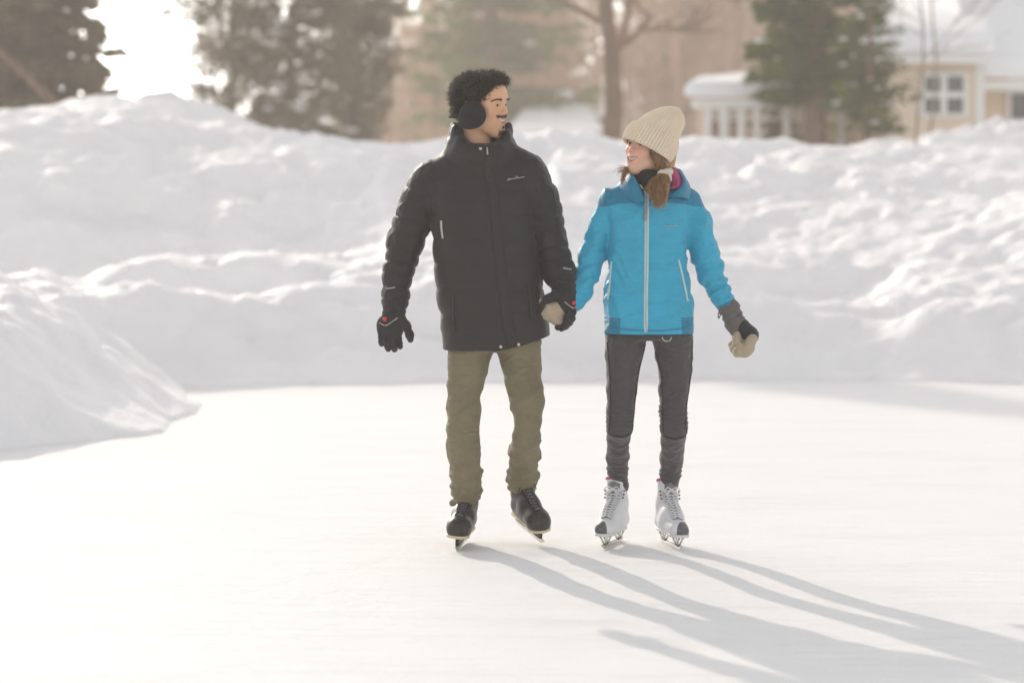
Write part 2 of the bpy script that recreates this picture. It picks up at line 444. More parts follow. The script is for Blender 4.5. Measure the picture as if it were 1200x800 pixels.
M_twig = bark('brown_twigs', (.52, .34, .235))  # paled and warmed so the colour carries part of the haze glow
M_tsnow = new_mat('branch_snow', (.86, .87, .89), .7)
def tubes_np(A, B, ra, rb, seg=4):
    """many straight tapered twigs at once"""
    A = np.asarray(A, float); B = np.asarray(B, float); n = len(A); T = B-A; T /= np.linalg.norm(T, axis=1)[:, None]+1e-9
    U = np.cross(T, (.31, .87, .38)); U /= np.linalg.norm(U, axis=1)[:, None]+1e-9; Wv = np.cross(T, U)
    V = np.zeros((n, 2, seg, 3))
    for j in range(seg):
        a = 2*math.pi*j/seg; d = math.cos(a)*U+math.sin(a)*Wv
        V[:, 0, j] = A+d*np.asarray(ra)[:, None]; V[:, 1, j] = B+d*np.asarray(rb)[:, None]
    i = np.arange(n)[:, None]*2*seg; j = np.arange(seg)[None]; j2 = (j+1) % seg
    return V.reshape(-1, 3), np.stack([i+j, i+j2, i+seg+j2, i+seg+j], -1).reshape(-1, 4)
def leaves_np(P, D, L, Wd, rng):
    """narrow pointed tufts: two crossed blades each"""
    n = len(P); D = D/np.linalg.norm(D, axis=1)[:, None]; S = np.cross(D, rng.normal(size=(n, 3))); S /= np.linalg.norm(S, axis=1)[:, None]
    S2 = np.cross(D, S); L = np.asarray(L)[:, None]*np.ones((n, 1)); Wd = np.asarray(Wd)[:, None]*np.ones((n, 1)); V = []
    for s in (S, S2): V.append(np.stack([P, P+D*L*.45+s*Wd, P+D*L, P+D*L*.45-s*Wd], 1))
    V = np.concatenate(V).reshape(-1, 3); return V, np.arange(len(V)).reshape(-1, 4)
def spruce(base, H, Rad, seed, mat, label, group, ndense=1.0, snow=.2, bare=.08, irr=.15, droop=.35, cat='tree', name='spruce_tree', fl=1.0):
    rg = np.random.default_rng(seed); base = np.array(base, float); root = empty(name, base, label, cat, group)
    mb = MB(); k = 12; cv = [np.array((.02*H*math.sin(i*.5+seed)*.3, .02*H*math.cos(i*.4)*.2, H*i/k)) for i in range(k+1)]
    mb.tube(cv, [.020*H*(1-i/k)**.8+.01 for i in range(k+1)], 8)
    A, B, ra, rb = [], [], [], []; LP, LD, LL = [], [], []; SP_ = []
    nw = int(H*3.0*ndense)
    for w in range(nw):
        z = H*(bare+(1-bare)*(w+.5*rg.random())/nw); f = (1-(z/H-bare)/(1-bare)); R0 = Rad*(f**.75)*(1-.15*np.exp(-((f-1)/.12)**2))
        for b in range(rg.integers(5, 8)):
            an = rg.uniform(0, 2*math.pi); L = R0*rg.uniform(1-irr*2.2, 1+irr*.6)+.05*H*.2; up = rg.uniform(-.05, .22)-droop*f*.6
            d = np.array((math.cos(an), math.sin(an), up)); p0 = np.array((0, 0, z)); seg = 5; pts = [p0]
            for s in range(1, seg+1):
                t = s/seg; pts.append(p0+d*L*t+np.array((0, 0, -droop*L*.35*t*t+.10*L*t**3)))
            for s in range(seg): A.append(pts[s]); B.append(pts[s+1]); ra.append(.012*L*(1-s/seg)+.004); rb.append(.012*L*(1-(s+1)/seg)+.003)
            m = int((10+L*22)*ndense*fl)
            t = rg.uniform(.12, 1.02, m); pk = np.stack([np.interp(t, np.linspace(0, 1, seg+1), [p[i] for p in pts]) for i in range(3)], 1)
            side = np.cross(d, (0, 0, 1)); side /= np.linalg.norm(side); sw = rg.uniform(-1, 1, m)[:, None]
            wdt = L*.30*np.sqrt(np.clip(1.1-t, 0, 1))[:, None]
            pk = pk+side*sw*wdt+np.array((0, 0, -1))*np.abs(sw)*wdt*.25+rg.normal(0, .03, (m, 3))
            LP.append(pk); LD.append(d[None]*.7+side*sw*.9+rg.normal(0, .25, (m, 3))+np.array((0, 0, -.25))); LL.append(rg.uniform(.16, .34, m))
            if rg.random() < snow: SP_.append(pts[rg.integers(2, seg+1)]+np.array((0, 0, .05)))
    V, Q = tubes_np(A, B, ra, rb); mb.add(V, [tuple(q) for q in Q]); mb.build('trunk', M_bark, root)
    LP = np.concatenate(LP); LD = np.concatenate(LD); LL = np.concatenate(LL)
    V, Q = leaves_np(LP, LD, LL*H/9, LL*.24*H/9, rg); c = link('crown', mesh_np('crown', V, Q), mat, root, smooth=False)
    if SP_: snow_pads(SP_, rg, root, .08*H/9, .26*H/9)
    return root
def snow_pads(P, rg, root, r0, r1):
    bm = bmesh.new(); bmesh.ops.create_icosphere(bm, subdivisions=2, radius=1); ico = np.array([v.co[:] for v in bm.verts]); fc = np.array([[v.index for v in f.verts] for f in bm.faces]); bm.free()
    V, F = [], []
    for i, p in enumerate(P):
        s = rg.uniform(r0, r1)*np.array((1, 1, .34)); q = ico*s*(1+.25*vnoise(ico+i*3.1, 2, i)[:, None]); V.append(q+p); F.append(fc+i*len(ico))
    tag(link('snow_load', mesh_np('snow_load', np.concatenate(V), None, np.concatenate(F)), M_tsnow, root), kind='stuff')
def branchy(rg, p, d, L, r, depth, out, spread=.55, up=.12, ratio=.68):
    """recursive bare branching"""
    seg = 3; pts = [p]
    for s in range(seg):
        d = d+rg.normal(0, .11, 3)+np.array((0, 0, up*.3)); d /= np.linalg.norm(d); q = pts[-1]+d*L/seg; out.append((pts[-1], q, r*(1-.25*s/seg), r*(1-.25*(s+1)/seg))); pts.append(q)
    if depth == 0: return
    for k in range(rg.integers(2, 5) if depth > 1 else 3):
        t = rg.uniform(.35, 1) if k else 1; q = pts[min(seg, int(t*seg+.5))]
        nd = d+rg.normal(0, spread, 3); nd /= np.linalg.norm(nd); branchy(rg, q, nd, L*ratio*rg.uniform(.75, 1.15), r*.62, depth-1, out, spread, up, ratio)
def bare_tree(base, H, r, seed, label, group, mat, trunk_h=.45, depth=4, spread=.6, lean=0, nm='bare_tree', first=.35, nb=9):
    rg = np.random.default_rng(seed); root = empty(name=nm, loc=base, label=label, cat='tree', group=group)
    mb = MB(); k = 8; T = [np.array((lean*H*(i/k)+.012*H*math.sin(i*1.3+seed), .01*H*math.sin(i), -.3+(H*.92+.3)*i/k)) for i in range(k+1)]
    mb.tube(T, [r*1.15*(1-.8*(i/k)**1.1) for i in range(k+1)], 10); mb.build('trunk', mat, root)
    out = []
    for b in range(nb):
        t = first+(1-first)*(b+.5)/nb; p = np.array([np.interp(t, np.linspace(0, 1, k+1), [q[i] for q in T]) for i in range(3)])
        an = b*2.4+seed; d = np.array((math.cos(an), math.sin(an), rg.uniform(.25, .9))); d /= np.linalg.norm(d)
        branchy(rg, p, d, H*.24*(1.15-t*.6), r*.42*(1.1-t*.7), depth, out, spread)
    A, B, ra, rb = map(np.array, zip(*out)); V, Q = tubes_np(A, B, ra, rb, 4); link('crown', mesh_np('crown', V, Q), mat, root)
    return root
def pine(base, H, Rad, seed, label, group, mat, bare=.15, clumps=90, nm='pine_tree', snow=.3, lf=260):
    """open irregular pine: trunk, limbs, tufts of needles with gaps"""
    rg = np.random.default_rng(seed); root = empty(nm, base, label, 'tree', group)
    mb = MB(); k = 8; T = [np.array((.015*H*math.sin(i*1.1+seed), .01*H*math.sin(i*.8), -.3+(H+.3)*i/k)) for i in range(k+1)]
    mb.tube(T, [.021*H*(1-.85*i/k) for i in range(k+1)], 9)
    A, B, ra, rb, LP, LD, SP_ = [], [], [], [], [], [], []
    for c in range(clumps):
        t = bare+(1-bare)*((c+.5)/clumps)**.9; f = math.sin(math.pi*min(1, .25+.75*(1-t)))**.5; f = min(f, (1-t)*2.4+.18)
        an = c*2.39996+rg.normal(0, .3); L = Rad*f*rg.uniform(.55, 1.12); p0 = np.array([np.interp(t, np.linspace(0, 1, k+1), [q[i] for q in T]) for i in range(3)])
        d = np.array((math.cos(an), math.sin(an), rg.uniform(-.15, .35))); p1 = p0+d*L; mid = (p0+p1)/2+np.array((0, 0, .06*L))
        A += [p0, mid]; B += [mid, p1]; ra += [.014*L+.01, .009*L+.008]; rb += [.009*L+.008, .005]
        for s in range(rg.integers(2, 5)):
            cpos = p0+d*L*rg.uniform(.45, 1.05)+rg.normal(0, .14*L, 3)*np.array((1, 1, .5)); cr = rg.uniform(.28, .55)*H/10
            A.append(mid); B.append(cpos); ra.append(.006*L+.004); rb.append(.004)
            m = int(lf*rg.uniform(.6, 1.2)/3); q = rg.normal(size=(m, 3)); q /= np.linalg.norm(q, axis=1)[:, None]; rad = rg.uniform(.15, 1, m)[:, None]**.5
            LP.append(cpos+q*rad*cr*np.array((1.25, 1.25, .62))); LD.append(q+np.array((0, 0, .4))+d*.5)
            if rg.random() < snow: SP_.append(cpos+np.array((0, 0, cr*.5)))
    V, Q = tubes_np(A, B, ra, rb); mb.add(V, [tuple(q) for q in Q]); mb.build('trunk', M_bark, root)
    LP = np.concatenate(LP); LD = np.concatenate(LD); m = len(LP)
    V, Q = leaves_np(LP, LD, rg.uniform(.14, .30, m)*H/10, rg.uniform(.020, .042, m)*H/10, rg); link('crown', mesh_np('crown', V, Q), mat, root, smooth=False)
    if SP_: snow_pads(SP_, rg, root, .10*H/10, .26*H/10)
    return root
def gz(x, y): return float(hgt(np.array([x]), np.array([y]))[0])
def at(px, Y, dz=0): x = W(px, 150, Y)[0]; return (x, Y, gz(x, Y)+dz)
# left evergreen, half out of the frame
spruce(at(4, 44), 11.5, 2.2, 3, M_pine, 'dense evergreen at the left edge beyond the snow bank, its boughs spreading right', None, 2.1, .10, .02, .20, .27, fl=.48)
# two broad pines left of the man
pine(at(345, 52), 8.2, 2.1, 21, 'broad hazy pine with a dark trunk, behind the bank left of the man', None, M_pine, .10, 92, lf=230)
pine(at(272, 55), 7.0, 1.55, 22, 'ragged open pine, the leftmost of the two standing left of the man', None, M_pine, .26, 56, snow=.4, lf=200)
pine(at(412, 56), 8.4, 1.0, 23, 'tall narrow pine right beside the broad hazy pine, nearer the man', None, M_pine, .04, 76, lf=210)
# green conifer and thin ones far behind the man
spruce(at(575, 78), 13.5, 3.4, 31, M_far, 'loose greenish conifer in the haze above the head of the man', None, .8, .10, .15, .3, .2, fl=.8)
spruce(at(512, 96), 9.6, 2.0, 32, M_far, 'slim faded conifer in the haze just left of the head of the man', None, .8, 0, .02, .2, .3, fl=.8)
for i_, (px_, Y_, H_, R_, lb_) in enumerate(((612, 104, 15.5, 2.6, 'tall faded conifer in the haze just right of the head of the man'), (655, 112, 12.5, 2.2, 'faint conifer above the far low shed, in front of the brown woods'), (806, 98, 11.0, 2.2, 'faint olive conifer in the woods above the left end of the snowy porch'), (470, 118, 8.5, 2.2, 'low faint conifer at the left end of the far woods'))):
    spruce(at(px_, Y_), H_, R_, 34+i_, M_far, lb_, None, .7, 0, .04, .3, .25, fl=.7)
# the bare tree between the two heads
bt = bare_tree(at(714, 46), 8.4, .20, 5, 'bare leafless tree with a straight grey trunk between the two skaters', None, M_bark, depth=4, spread=.55, first=.30, nb=12)
# spruces at the right
spruce(at(958, 41), 9.6, 1.15, 41, M_spruce, 'full green spruce in front of the snowy porch', None, 1.5, .06, .15, .2, .25, fl=1.1)
spruce(at(1018, 38), 3.1, .85, 42, M_spruce, 'short sparse spruce with snow on its boughs, beside the full green spruce', None, 1.9, .40, .20, .3, .10, fl=.9)
spruce(at(905, 43), 3.0, .7, 43, M_spruce, 'small low spruce at the left foot of the full green spruce', None, 1.5, .25, .25, .3, .1, fl=.6)
# thin bare saplings in front of the house
for i, (px, Y, H, lb) in enumerate(((1077, 27.5, 3.6, 'thin bare sapling rising from the snow heap in front of the house'), (1092, 33, 4.6, 'second thin pale sapling, just right of the nearest one, before the house roof'))):
    bare_tree(at(px, Y, -.1), H, .015 if i == 0 else .018, 60+i, lb, None, M_birch, depth=2, spread=.30, first=.3, nb=10, nm='sapling')
# leaning dead stem on the left bank
x0, z0 = W(58, 112, 31); mb = MB(); a = WP(60, 118, 31); b = WP(-30, 36, 31.5); c = WP(-110, -30, 32)
mb.tube(catmull([a, (a+b)/2+np.array((0, 0, .03)), b, c], 4), [.055, .05, .048, .045, .04, .04, .035, .03, .03, .028, .025, .02, .018], 7)
tk = tag(mb.build('leaning_branch', M_bark, base=(0, 0, 0)), 'bare branch leaning down onto the left snow bank', 'branch')
# small firs far right behind the roof; bare trees of the wooded slope behind the yard
rg = np.random.default_rng(5)
proto = []
for k in range(4):
    out = []; rr = np.random.default_rng(90+k); H = 9.0
    for b in range(9):
        t = .22+.75*b/9; an = b*2.4+k; d = np.array((math.cos(an), math.sin(an), rr.uniform(.5, 1.2))); d /= np.linalg.norm(d)
        branchy(rr, np.array((0, 0, H*t)), d, H*.22*(1.1-t*.5), .05, 3, out, .5, .2)
    out.append((np.array((0, 0, -.5)), np.array((0, 0, H*.5)), .15, .11)); out.append((np.array((0, 0, H*.5)), np.array((.1, 0, H)), .11, .03))
    A, B, ra, rb = map(np.array, zip(*out)); proto.append(tubes_np(A, B, ra*1.15, rb*1.15, 3))
def wood(name, label, n, xr, yr, zf, hs, mat, seed):
    rg = np.random.default_rng(seed); VV, QQ, off = [], [], 0
    for _ in range(n):
        V, Q = proto[rg.integers(0, 4)]; y = rg.uniform(*yr); u = rg.uniform(*xr); x = u*y; s = rg.uniform(*hs); a = rg.uniform(0, 6.28)
        M = np.array(((math.cos(a), -math.sin(a), 0), (math.sin(a), math.cos(a), 0), (0, 0, 1)))
        VV.append((V@M.T)*s+np.array((x, y, zf(x, y)))); QQ.append(Q+off); off += len(V)
    return tag(link(name, mesh_np(name, np.concatenate(VV), np.concatenate(QQ)), mat), label, 'woods', kind='stuff')
# the wooded rise on the right: terrain first
def rise(x, y): 
    u = x/np.maximum(y, 1); return 1.2+10.5*np.clip((y-88)/55, 0, 1)**1.2*np.clip((u+.035)/.09, 0, 1)
ysr = np.linspace(86, 166, 40); us_ = np.linspace(-.5, .6, 80); X = us_[None]*ysr[:, None]; Y = np.repeat(ysr[:, None], 80, 1); Z = rise(X, Y)+.25*np.sin(X*.4)
i = np.arange(X.size).reshape(X.shape); Q = np.stack([i[:-1, :-1], i[:-1, 1:], i[1:, 1:], i[1:, :-1]], -1).reshape(-1, 4)
tag(link('hillside', mesh_np('hillside', np.stack([X, Y, Z], -1).reshape(-1, 3), Q), M_snow), 'snow covered slope under the far bare woods', 'hill', kind='structure')
wood('bare_woods', 'hazy brown mass of bare trees on the slope behind', 165, (-.055, .22), (84, 140), lambda x, y: rise(x, y)-.3, (.75, 1.15), M_twig, 3)
wood('distant_woods', 'faint far line of bare trees left of the man', 60, (-.075, -.02), (110, 150), lambda x, y: 1.0, (.45, .68), M_twig, 4)
# undergrowth veil of saplings before the woods
wood('undergrowth', 'thin hazy thicket at the foot of the woods', 45, (-.06, .10), (81, 94), lambda x, y: 1.0, (.22, .42), M_twig, 8)

# ---------------------------------------------------------------- house and porch at the right
M_siding = new_mat('tan_siding', (.76, .62, .48), .7); t = NT(M_siding)
sw = t.n('ShaderNodeTexWave', bands_direction='Z'); sw.wave_profile = 'SAW'; sw.inputs['Scale'].default_value = 1.25; t.l(t.obj(), sw.inputs['Vector']); t.set('Normal', t.bump(sw.outputs['Fac'], .03))
M_trim = new_mat('white_trim', (.78, .77, .74), .6); M_pane = new_mat('dark_window_pane', (.035, .04, .045), .08, spec=.7); M_roofs = M_tsnow
M_brick = new_mat('reddish_wall', (.30, .17, .12), .8); M_dk = new_mat('porch_dark_wall', (.20, .16, .13), .8)
HY = 40.0
def wpt(px, py, Y): x, z = W(px, py, Y); return x, z
house = empty('house', (W(1140, 150, HY)[0], HY, 1.2), 'tan house with white window frames under a thick snowy roof', 'house'); hb = np.array(house.location)
gx0 = W(1040, 100, HY)[0]; gx1 = W(1152, 100, HY)[0]; zt = W(1100, 60, HY)[1]
def pbox(name, lo, hi, mat, parent, base, bevel=0):
    mb = MB(); mb.box(lo, hi); return mb.build(name, mat, parent, base, smooth=False, bevel=bevel)
wall = pbox('wall', (gx0, HY, .8), (gx1, HY+6, zt+.25), M_siding, house, hb)
pbox('corner_board', (gx1-.13, HY-.03, .8), (gx1+.02, HY+.12, zt), M_trim, house, hb)
sx1 = W(1262, 100, HY+1.3)[0]
wall2 = pbox('side_wall', (gx1, HY+1.2, .8), (sx1, HY+6, W(1160, 94, HY+1.2)[1]), M_siding, house, hb)
def snow_slab(name, pts, mat, parent, base, lump=.05, sub=3):
    """pts: 4 corner loops bottom; top surface thick rounded snow"""
    P = np.array(pts, float); bm = bmesh.new(); lo = [bm.verts.new(p) for p in P[:4]]; hi = [bm.verts.new(p) for p in P[4:]]
    bm.faces.new(lo[::-1]); bm.faces.new(hi)
    for i in range(4): bm.faces.new((lo[i], lo[(i+1) % 4], hi[(i+1) % 4], hi[i]))
    bmesh.ops.bevel(bm, geom=bm.edges[:], offset=.10, segments=3, profile=.5, affect='EDGES')
    bmesh.ops.subdivide_edges(bm, edges=[e for e in bm.edges if e.calc_length() > .5], cuts=10, use_grid_fill=True)
    me = bpy.data.meshes.new(name); V = np.array([v.co[:] for v in bm.verts]); dn = fbm(V, .9, 3, 4)*lump
    for v_, d in zip(bm.verts, dn): v_.co.z += d
    bmesh.ops.recalc_face_normals(bm, faces=bm.faces); bmesh.ops.translate(bm, vec=-Vector(base), verts=bm.verts); bm.to_mesh(me); bm.free()
    return link(name, me, mat, parent)
# main roof: eave in front along the tan wall, climbing away to the ridge
e0 = wpt(1022, 62, HY-.5); e1 = wpt(1162, 54, HY-.5)
rz = W(1100, -60, HY+4)[1]
A_ = (e0[0]-.2, HY-.5, e0[1]-.05); B_ = (e1[0]+.05, HY-.5, e0[1]-.05); Cc = (e1[0]+1.2, HY+8.5, e0[1]+2.1); Dd_ = (e0[0]+1.1, HY+8.5, e0[1]+1.45)
snow_slab('snowy_roof', [A_, B_, Cc, Dd_, *[(p[0], p[1], p[2]+.34) for p in (A_, B_, Cc, Dd_)]], M_roofs, house, hb)
pbox('fascia', (e0[0]-.15, HY-.46, e0[1]-.17), (e1[0], HY-.38, e0[1]-.04), M_trim, house, hb)
# cross gable to the right, its near slope in shade
A_ = (e1[0]-.05, HY+.3, e0[1]-.15); B_ = (W(1290, 40, HY)[0], HY+.3, W(1200, 92, HY)[1]); Cc = (W(1310, 0, HY+3)[0], HY+4.5, rz-.2); Dd_ = (e1[0]-.25, HY+4.5, rz+.3)
A2 = (A_[0], A_[1], W(1160, 92, HY)[1]); 
snow_slab('snowy_side_roof', [A2, B_, Cc, Dd_, *[(p[0], p[1], p[2]+.32) for p in (A2, B_, Cc, Dd_)]], M_roofs, house, hb)
pbox('side_fascia', (A2[0]+.1, HY+.34, A2[2]-.18), (B_[0], HY+.42, A2[2]-.02), M_trim, house, hb)
def window(px0, py0, px1, py1, Y, nx, ny, parent, base, fw=.07):
    x0, z1 = wpt(px0, py0, Y); x1, z0 = wpt(px1, py1, Y); yo = Y-.07
    mb = MB(); mb.box((x0-fw, yo, z0-fw), (x1+fw, Y-.002, z0)); mb.box((x0-fw, yo, z1), (x1+fw, Y-.002, z1+fw)); mb.box((x0-fw, yo, z0+.001), (x0, Y-.002, z1-.001)); mb.box((x1, yo, z0+.001), (x1+fw, Y-.002, z1-.001))
    for i in range(1, nx): xm = x0+(x1-x0)*i/nx; mb.box((xm-.05, yo+.012, z0+.001), (xm+.05, Y-.004, z1-.001))
    for i in range(1, ny): zm = z0+(z1-z0)*i/ny; mb.box((x0+.001, yo+.018, zm-.05), (x1-.001, Y-.006, zm+.05))
    f = mb.build('window', M_trim, parent, base, smooth=False); pbox('pane', (x0, Y-.03, z0), (x1, Y-.01, z1), M_pane, f, base)
window(1083, 90, 1128, 133, HY, 2, 2, house, hb); window(1184, 110, 1215, 140, HY+1.2, 1, 1, house, hb)
# porch with a flat snow-laden roof and white posts
PY = 42.0; porch = empty('porch', (W(860, 150, PY)[0], PY, 1.2), 'low white porch with posts under a thick flat slab of snow', 'porch'); pb_ = np.array(porch.location)
x0, zr = wpt(810, 116, PY); x1, _ = (6.18, 0)
snow_slab('snowy_roof', [(x0-.15, PY-.3, zr), (x1, PY-.3, zr), (x1, PY+3, zr+.35), (x0+.3, PY+3, zr+.35), (x0-.15, PY-.3, zr+.24), (x1, PY-.3, zr+.34), (x1, PY+3, zr+.70), (x0+.3, PY+3, zr+.55)], M_roofs, porch, pb_)
pbox('beam', (x0, PY-.15, zr-.16), (x1, PY+.05, zr-.01), M_trim, porch, pb_)
for px in (829, 847, 868, 887, 921, 950, 985):
    xx = W(px, 130, PY)[0]; pbox('post', (xx-.055, PY-.12, .9), (xx+.055, PY-.01, zr-.16), M_trim, porch, pb_)
pbox('back_wall', (x0+.3, PY+2.2, .8), (x1, PY+2.4, zr), M_siding, porch, pb_)
for a, b in ((832, 845), (855, 866), (900, 918)):
    xa_, xb_ = W(a, 130, PY+2.2)[0], W(b, 130, PY+2.2)[0]; f = pbox('door_frame', (xa_-.06, PY+2.14, 1.0), (xb_+.06, PY+2.199, zr-.15), M_trim, porch, pb_); pbox('pane', (xa_, PY+2.12, 1.05), (xb_, PY+2.139, zr-.22), M_brick, f, pb_)
pbox('railing', (W(829, 140, PY)[0], PY-.10, W(829, 141, PY)[1]), (W(985, 140, PY)[0], PY-.04, W(829, 138.5, PY)[1]), M_trim, porch, pb_)
# far low shed with a snowy roof between the heads
SY = 74.0; shed = empty('shed', (W(655, 150, SY)[0], SY, 1.5), 'far low shed with a broad snow covered roof, seen through the haze', 'shed'); sb = np.array(shed.location)
x0, z1 = wpt(598, 124, SY); x1, z0 = wpt(704, 153, SY)
snow_slab('snowy_roof', [(x0, SY-.5, z0-.1), (x1, SY-.5, z0-.1), (x1-.3, SY+4, z1-.1), (x0+.5, SY+4, z1-.1), (x0, SY-.5, z0+.2), (x1, SY-.5, z0+.2), (x1-.3, SY+4, z1+.2), (x0+.5, SY+4, z1+.2)], M_roofs, shed, sb)
pbox('wall', (x0+.3, SY, .5), (x1-.3, SY+3.8, z0-.12), M_dk, shed, sb)
# dark log pile / fence line behind the shed
pbox('ridge_board', (W(615, 119, SY+4.4)[0], SY+4.4, W(615, 124, SY+4.4)[1]), (W(702, 119, SY+4.4)[0], SY+4.6, W(615, 114.5, SY+4.4)[1]), M_dk, shed, sb)
# ================================================================ people: shared builders
PX = 1/296.0
def frame(yaw, pitch=0, roll=0):
    """rows: anatomical left, backward, up. yaw>0 turns the face towards image right"""
    f = np.array((math.sin(yaw), -math.cos(yaw), 0.0)); l = np.array((math.cos(yaw), math.sin(yaw), 0.0)); u = np.array((0, 0, 1.0))
    f2 = f*math.cos(pitch)+u*math.sin(pitch); u2 = u*math.cos(pitch)-f*math.sin(pitch)
    l3 = l*math.cos(roll)+u2*math.sin(roll); u3 = u2*math.cos(roll)-l*math.sin(roll)
    return np.array([l3, -f2, u3])
class Head:
    def __init__(s, c, yaw, pitch, roll, size, female):
        s.c = np.array(c, float); s.M = frame(yaw, pitch, roll); s.s = size; s.fem = female
    def w(s, p): return s.c+(np.array(p, float)*s.s)@s.M
    def loc(s, P): return ((np.asarray(P)-s.c)@s.M.T)/s.s
    def E(s, v, c, r, k=.01, mode='add', rot=None):
        M = s.M if rot is None else np.array(rot)@s.M
        v.ell(s.w(c), np.array(r, float)*np.ones(3)*s.s, M, k*s.s, mode)
    def C(s, v, a, b, ra, rb, k=.01, mode='add', flat=None):
        if flat is not None: flat = (np.array(flat[0], float)@s.M, flat[1])
        v.cone(s.w(a), s.w(b), ra*s.s, rb*s.s, k*s.s, mode, flat)
    def build(s, v):
        f = s.fem; E, C = s.E, s.C
        E(v, (0, .012, .030), (.076, .097, .080), .01)
        E(v, (0, -.030, -.025), (.060 if f else .062, .058, .082 if f else .085), .03)
        for q in (-1, 1):
            C(v, (q*.054, .004, -.052), (q*.013, -.066, -.098 if f else -.102), .019, .016 if f else .019, .032)
            E(v, (q*.041, -.060, -.026), (.024, .023, .020), .022)         # cheeks, lifted by the smile
            E(v, (q*.047, -.052, .008), (.018, .016, .016), .02)            # cheek bone, temple
        E(v, (0, -.072, -.100 if f else -.103), (.019 if f else .023, .018, .016 if f else .019), .02)
        C(v, (-.030, -.078, .019), (.030, -.078, .019), .0095 if f else .0125, .0095 if f else .0125, .018)   # brow
        E(v, (0, -.062, .048), (.050, .030, .040), .03)                       # forehead
        E(v, (0, -.076, -.058), (.031, .019, .028), .02)                      # muzzle
        for q in (-1, 1):
            E(v, (q*.031, -.096, -.001), (.017, .015, .0125), .010, 'sub')
            E(v, (q*.031, -.0735, -.001), (.0156, .0148, .0134), .004)       # lids
        nl = .101 if f else .103
        C(v, (0, -.083, .014), (0, -nl, -.026), .0062, .0078 if f else .0092, .011)
        E(v, (0, -nl+.002, -.028), (.0088 if f else .0105, .0085, .0080), .006)
        for q in (-1, 1):
            E(v, (q*.0105, -.094, -.031), (.0068, .0095, .0066), .006)
            E(v, (q*.0060, -.101, -.0385), (.0030, .0045, .0028), .002, 'sub')
        # lips and open smile
        def surf(x, z):
            ysr = np.arange(-.125, -.03, .0006); Pw = s.c+(np.stack([x+0*ysr, ysr, z+0*ysr], 1)*s.s)@s.M
            ii = np.clip(np.round((Pw-v.lo)/v.h).astype(int), 0, v.n-1); fv = v.F[ii[:, 0], ii[:, 1], ii[:, 2]]
            k = int(np.argmax(fv < 0)); return float(ysr[k])
        s.surf = surf
        def arc(z0, up, w, n=9, dy=.0, cu=.9):
            P = [(w*(i/(n-1)*2-1), z0+up*((i/(n-1)*2-1)**2)) for i in range(n)]; yy = np.array([surf(x, z) for x, z in P])
            yy = np.convolve(np.pad(yy, 1, mode='edge'), [.25, .5, .25], 'valid'); return [(x, y+dy, z) for (x, z), y in zip(P, yy)]
        mw = .0285 if f else .0305; dz = -.007 if f else -.004; s.dz = dz
        U = arc(-.0485+dz, .0045, mw, dy=.0014); L = arc(-.0690+dz, .0235, mw-.0005, dy=.0014); s.teeth_y = [p[1] for p in arc(-.056+dz, .012, .023, 15, dy=.0042)]
        for i in range(8):
            C(v, U[i], U[i+1], .0032 if 0 < i < 7 else .0024, .0032 if 0 < i < 6 else .0022, .004)
            C(v, L[i], L[i+1], .0040 if 1 < i < 6 else .0028, .0040 if 1 < i+1 < 7 else .0024, .004)
        Md = arc(-.0580+dz, .0125, .0245, dy=.0008)
        for i in range(8):
            rr = (.0064 if f else .0060)*(1-((i+.5)/8*2-1)**4*.70)
            C(v, Md[i], Md[i+1], rr, rr, .0022, 'sub')
        for q in (-1, 1):                                                       # smile folds
            C(v, (q*.019, -.094, -.034), (q*.034, -.083, -.056), .0022, .0016, .007, 'sub')
            # eye slit
            E(v, (q*.031, -.0900, -.0012), (.0128, .0085, .0052 if f else .0046), .0012, 'sub')
            E(v, (q*.077, .014, -.006), (.010, .018, .030), .008)
            E(v, (q*.086, .010, -.006), (.006, .010, .020), .004, 'sub')
    def color(s, P, skin, lip, blush, beard=None):
        q = s.loc(P); x, y, z = q[:, 0], q[:, 1], q[:, 2]
        n = fbm(P, 60, 3, 5)
        col = np.tile(np.array(skin, float), (len(q), 1))*(1+.08*n[:, None])
        def blend(m, c): 
            m = np.clip(m, 0, 1)[:, None]; col[:] = col*(1-m)+np.array(c)*m
        g = lambda cx, cy, cz, rx, ry, rz: np.exp(-(((np.abs(x)-cx)/rx)**2+((y-cy)/ry)**2+((z-cz)/rz)**2))
        blend(.75*g(.040, -.07, -.026, .022, .04, .018), blush)
        blend(.8*np.exp(-((x/.014)**2+((y+.106)/.02)**2+((z+.028)/.012)**2)), blush)
        blend(.5*g(.031, -.085, .0, .017, .03, .008), np.array(skin)*.6)
        zt = -.0485+s.dz+.0045*(x/.0280)**2; zb = -.0690+s.dz+.0235*(x/.0275)**2
        lipm = ((np.abs(x) < .0300) & (y < -.070) & (z < zt+.0028) & (z > zb-.0036)).astype(float)
        blend(lipm, lip)
        blend(((np.abs(x) < .024) & (y < -.060) & (y > -.0905) & (z < zt-.002) & (z > zb+.003)).astype(float), (.10, .03, .03))
        if beard is not None:
            b = np.exp(-((x/.026)**2+((z+.100)/.022)**2))*(y < -.04)
            blend(.55*b, beard)
            blend(.7*((np.abs(x) < .030) & (y < -.075))*np.exp(-((z-(zt+.009))/.0055)**2), beard)
            blend(.16*np.clip((.02-y)/.04, 0, 1)*np.clip((-.035-z)/.05, 0, 1), beard)
        return col
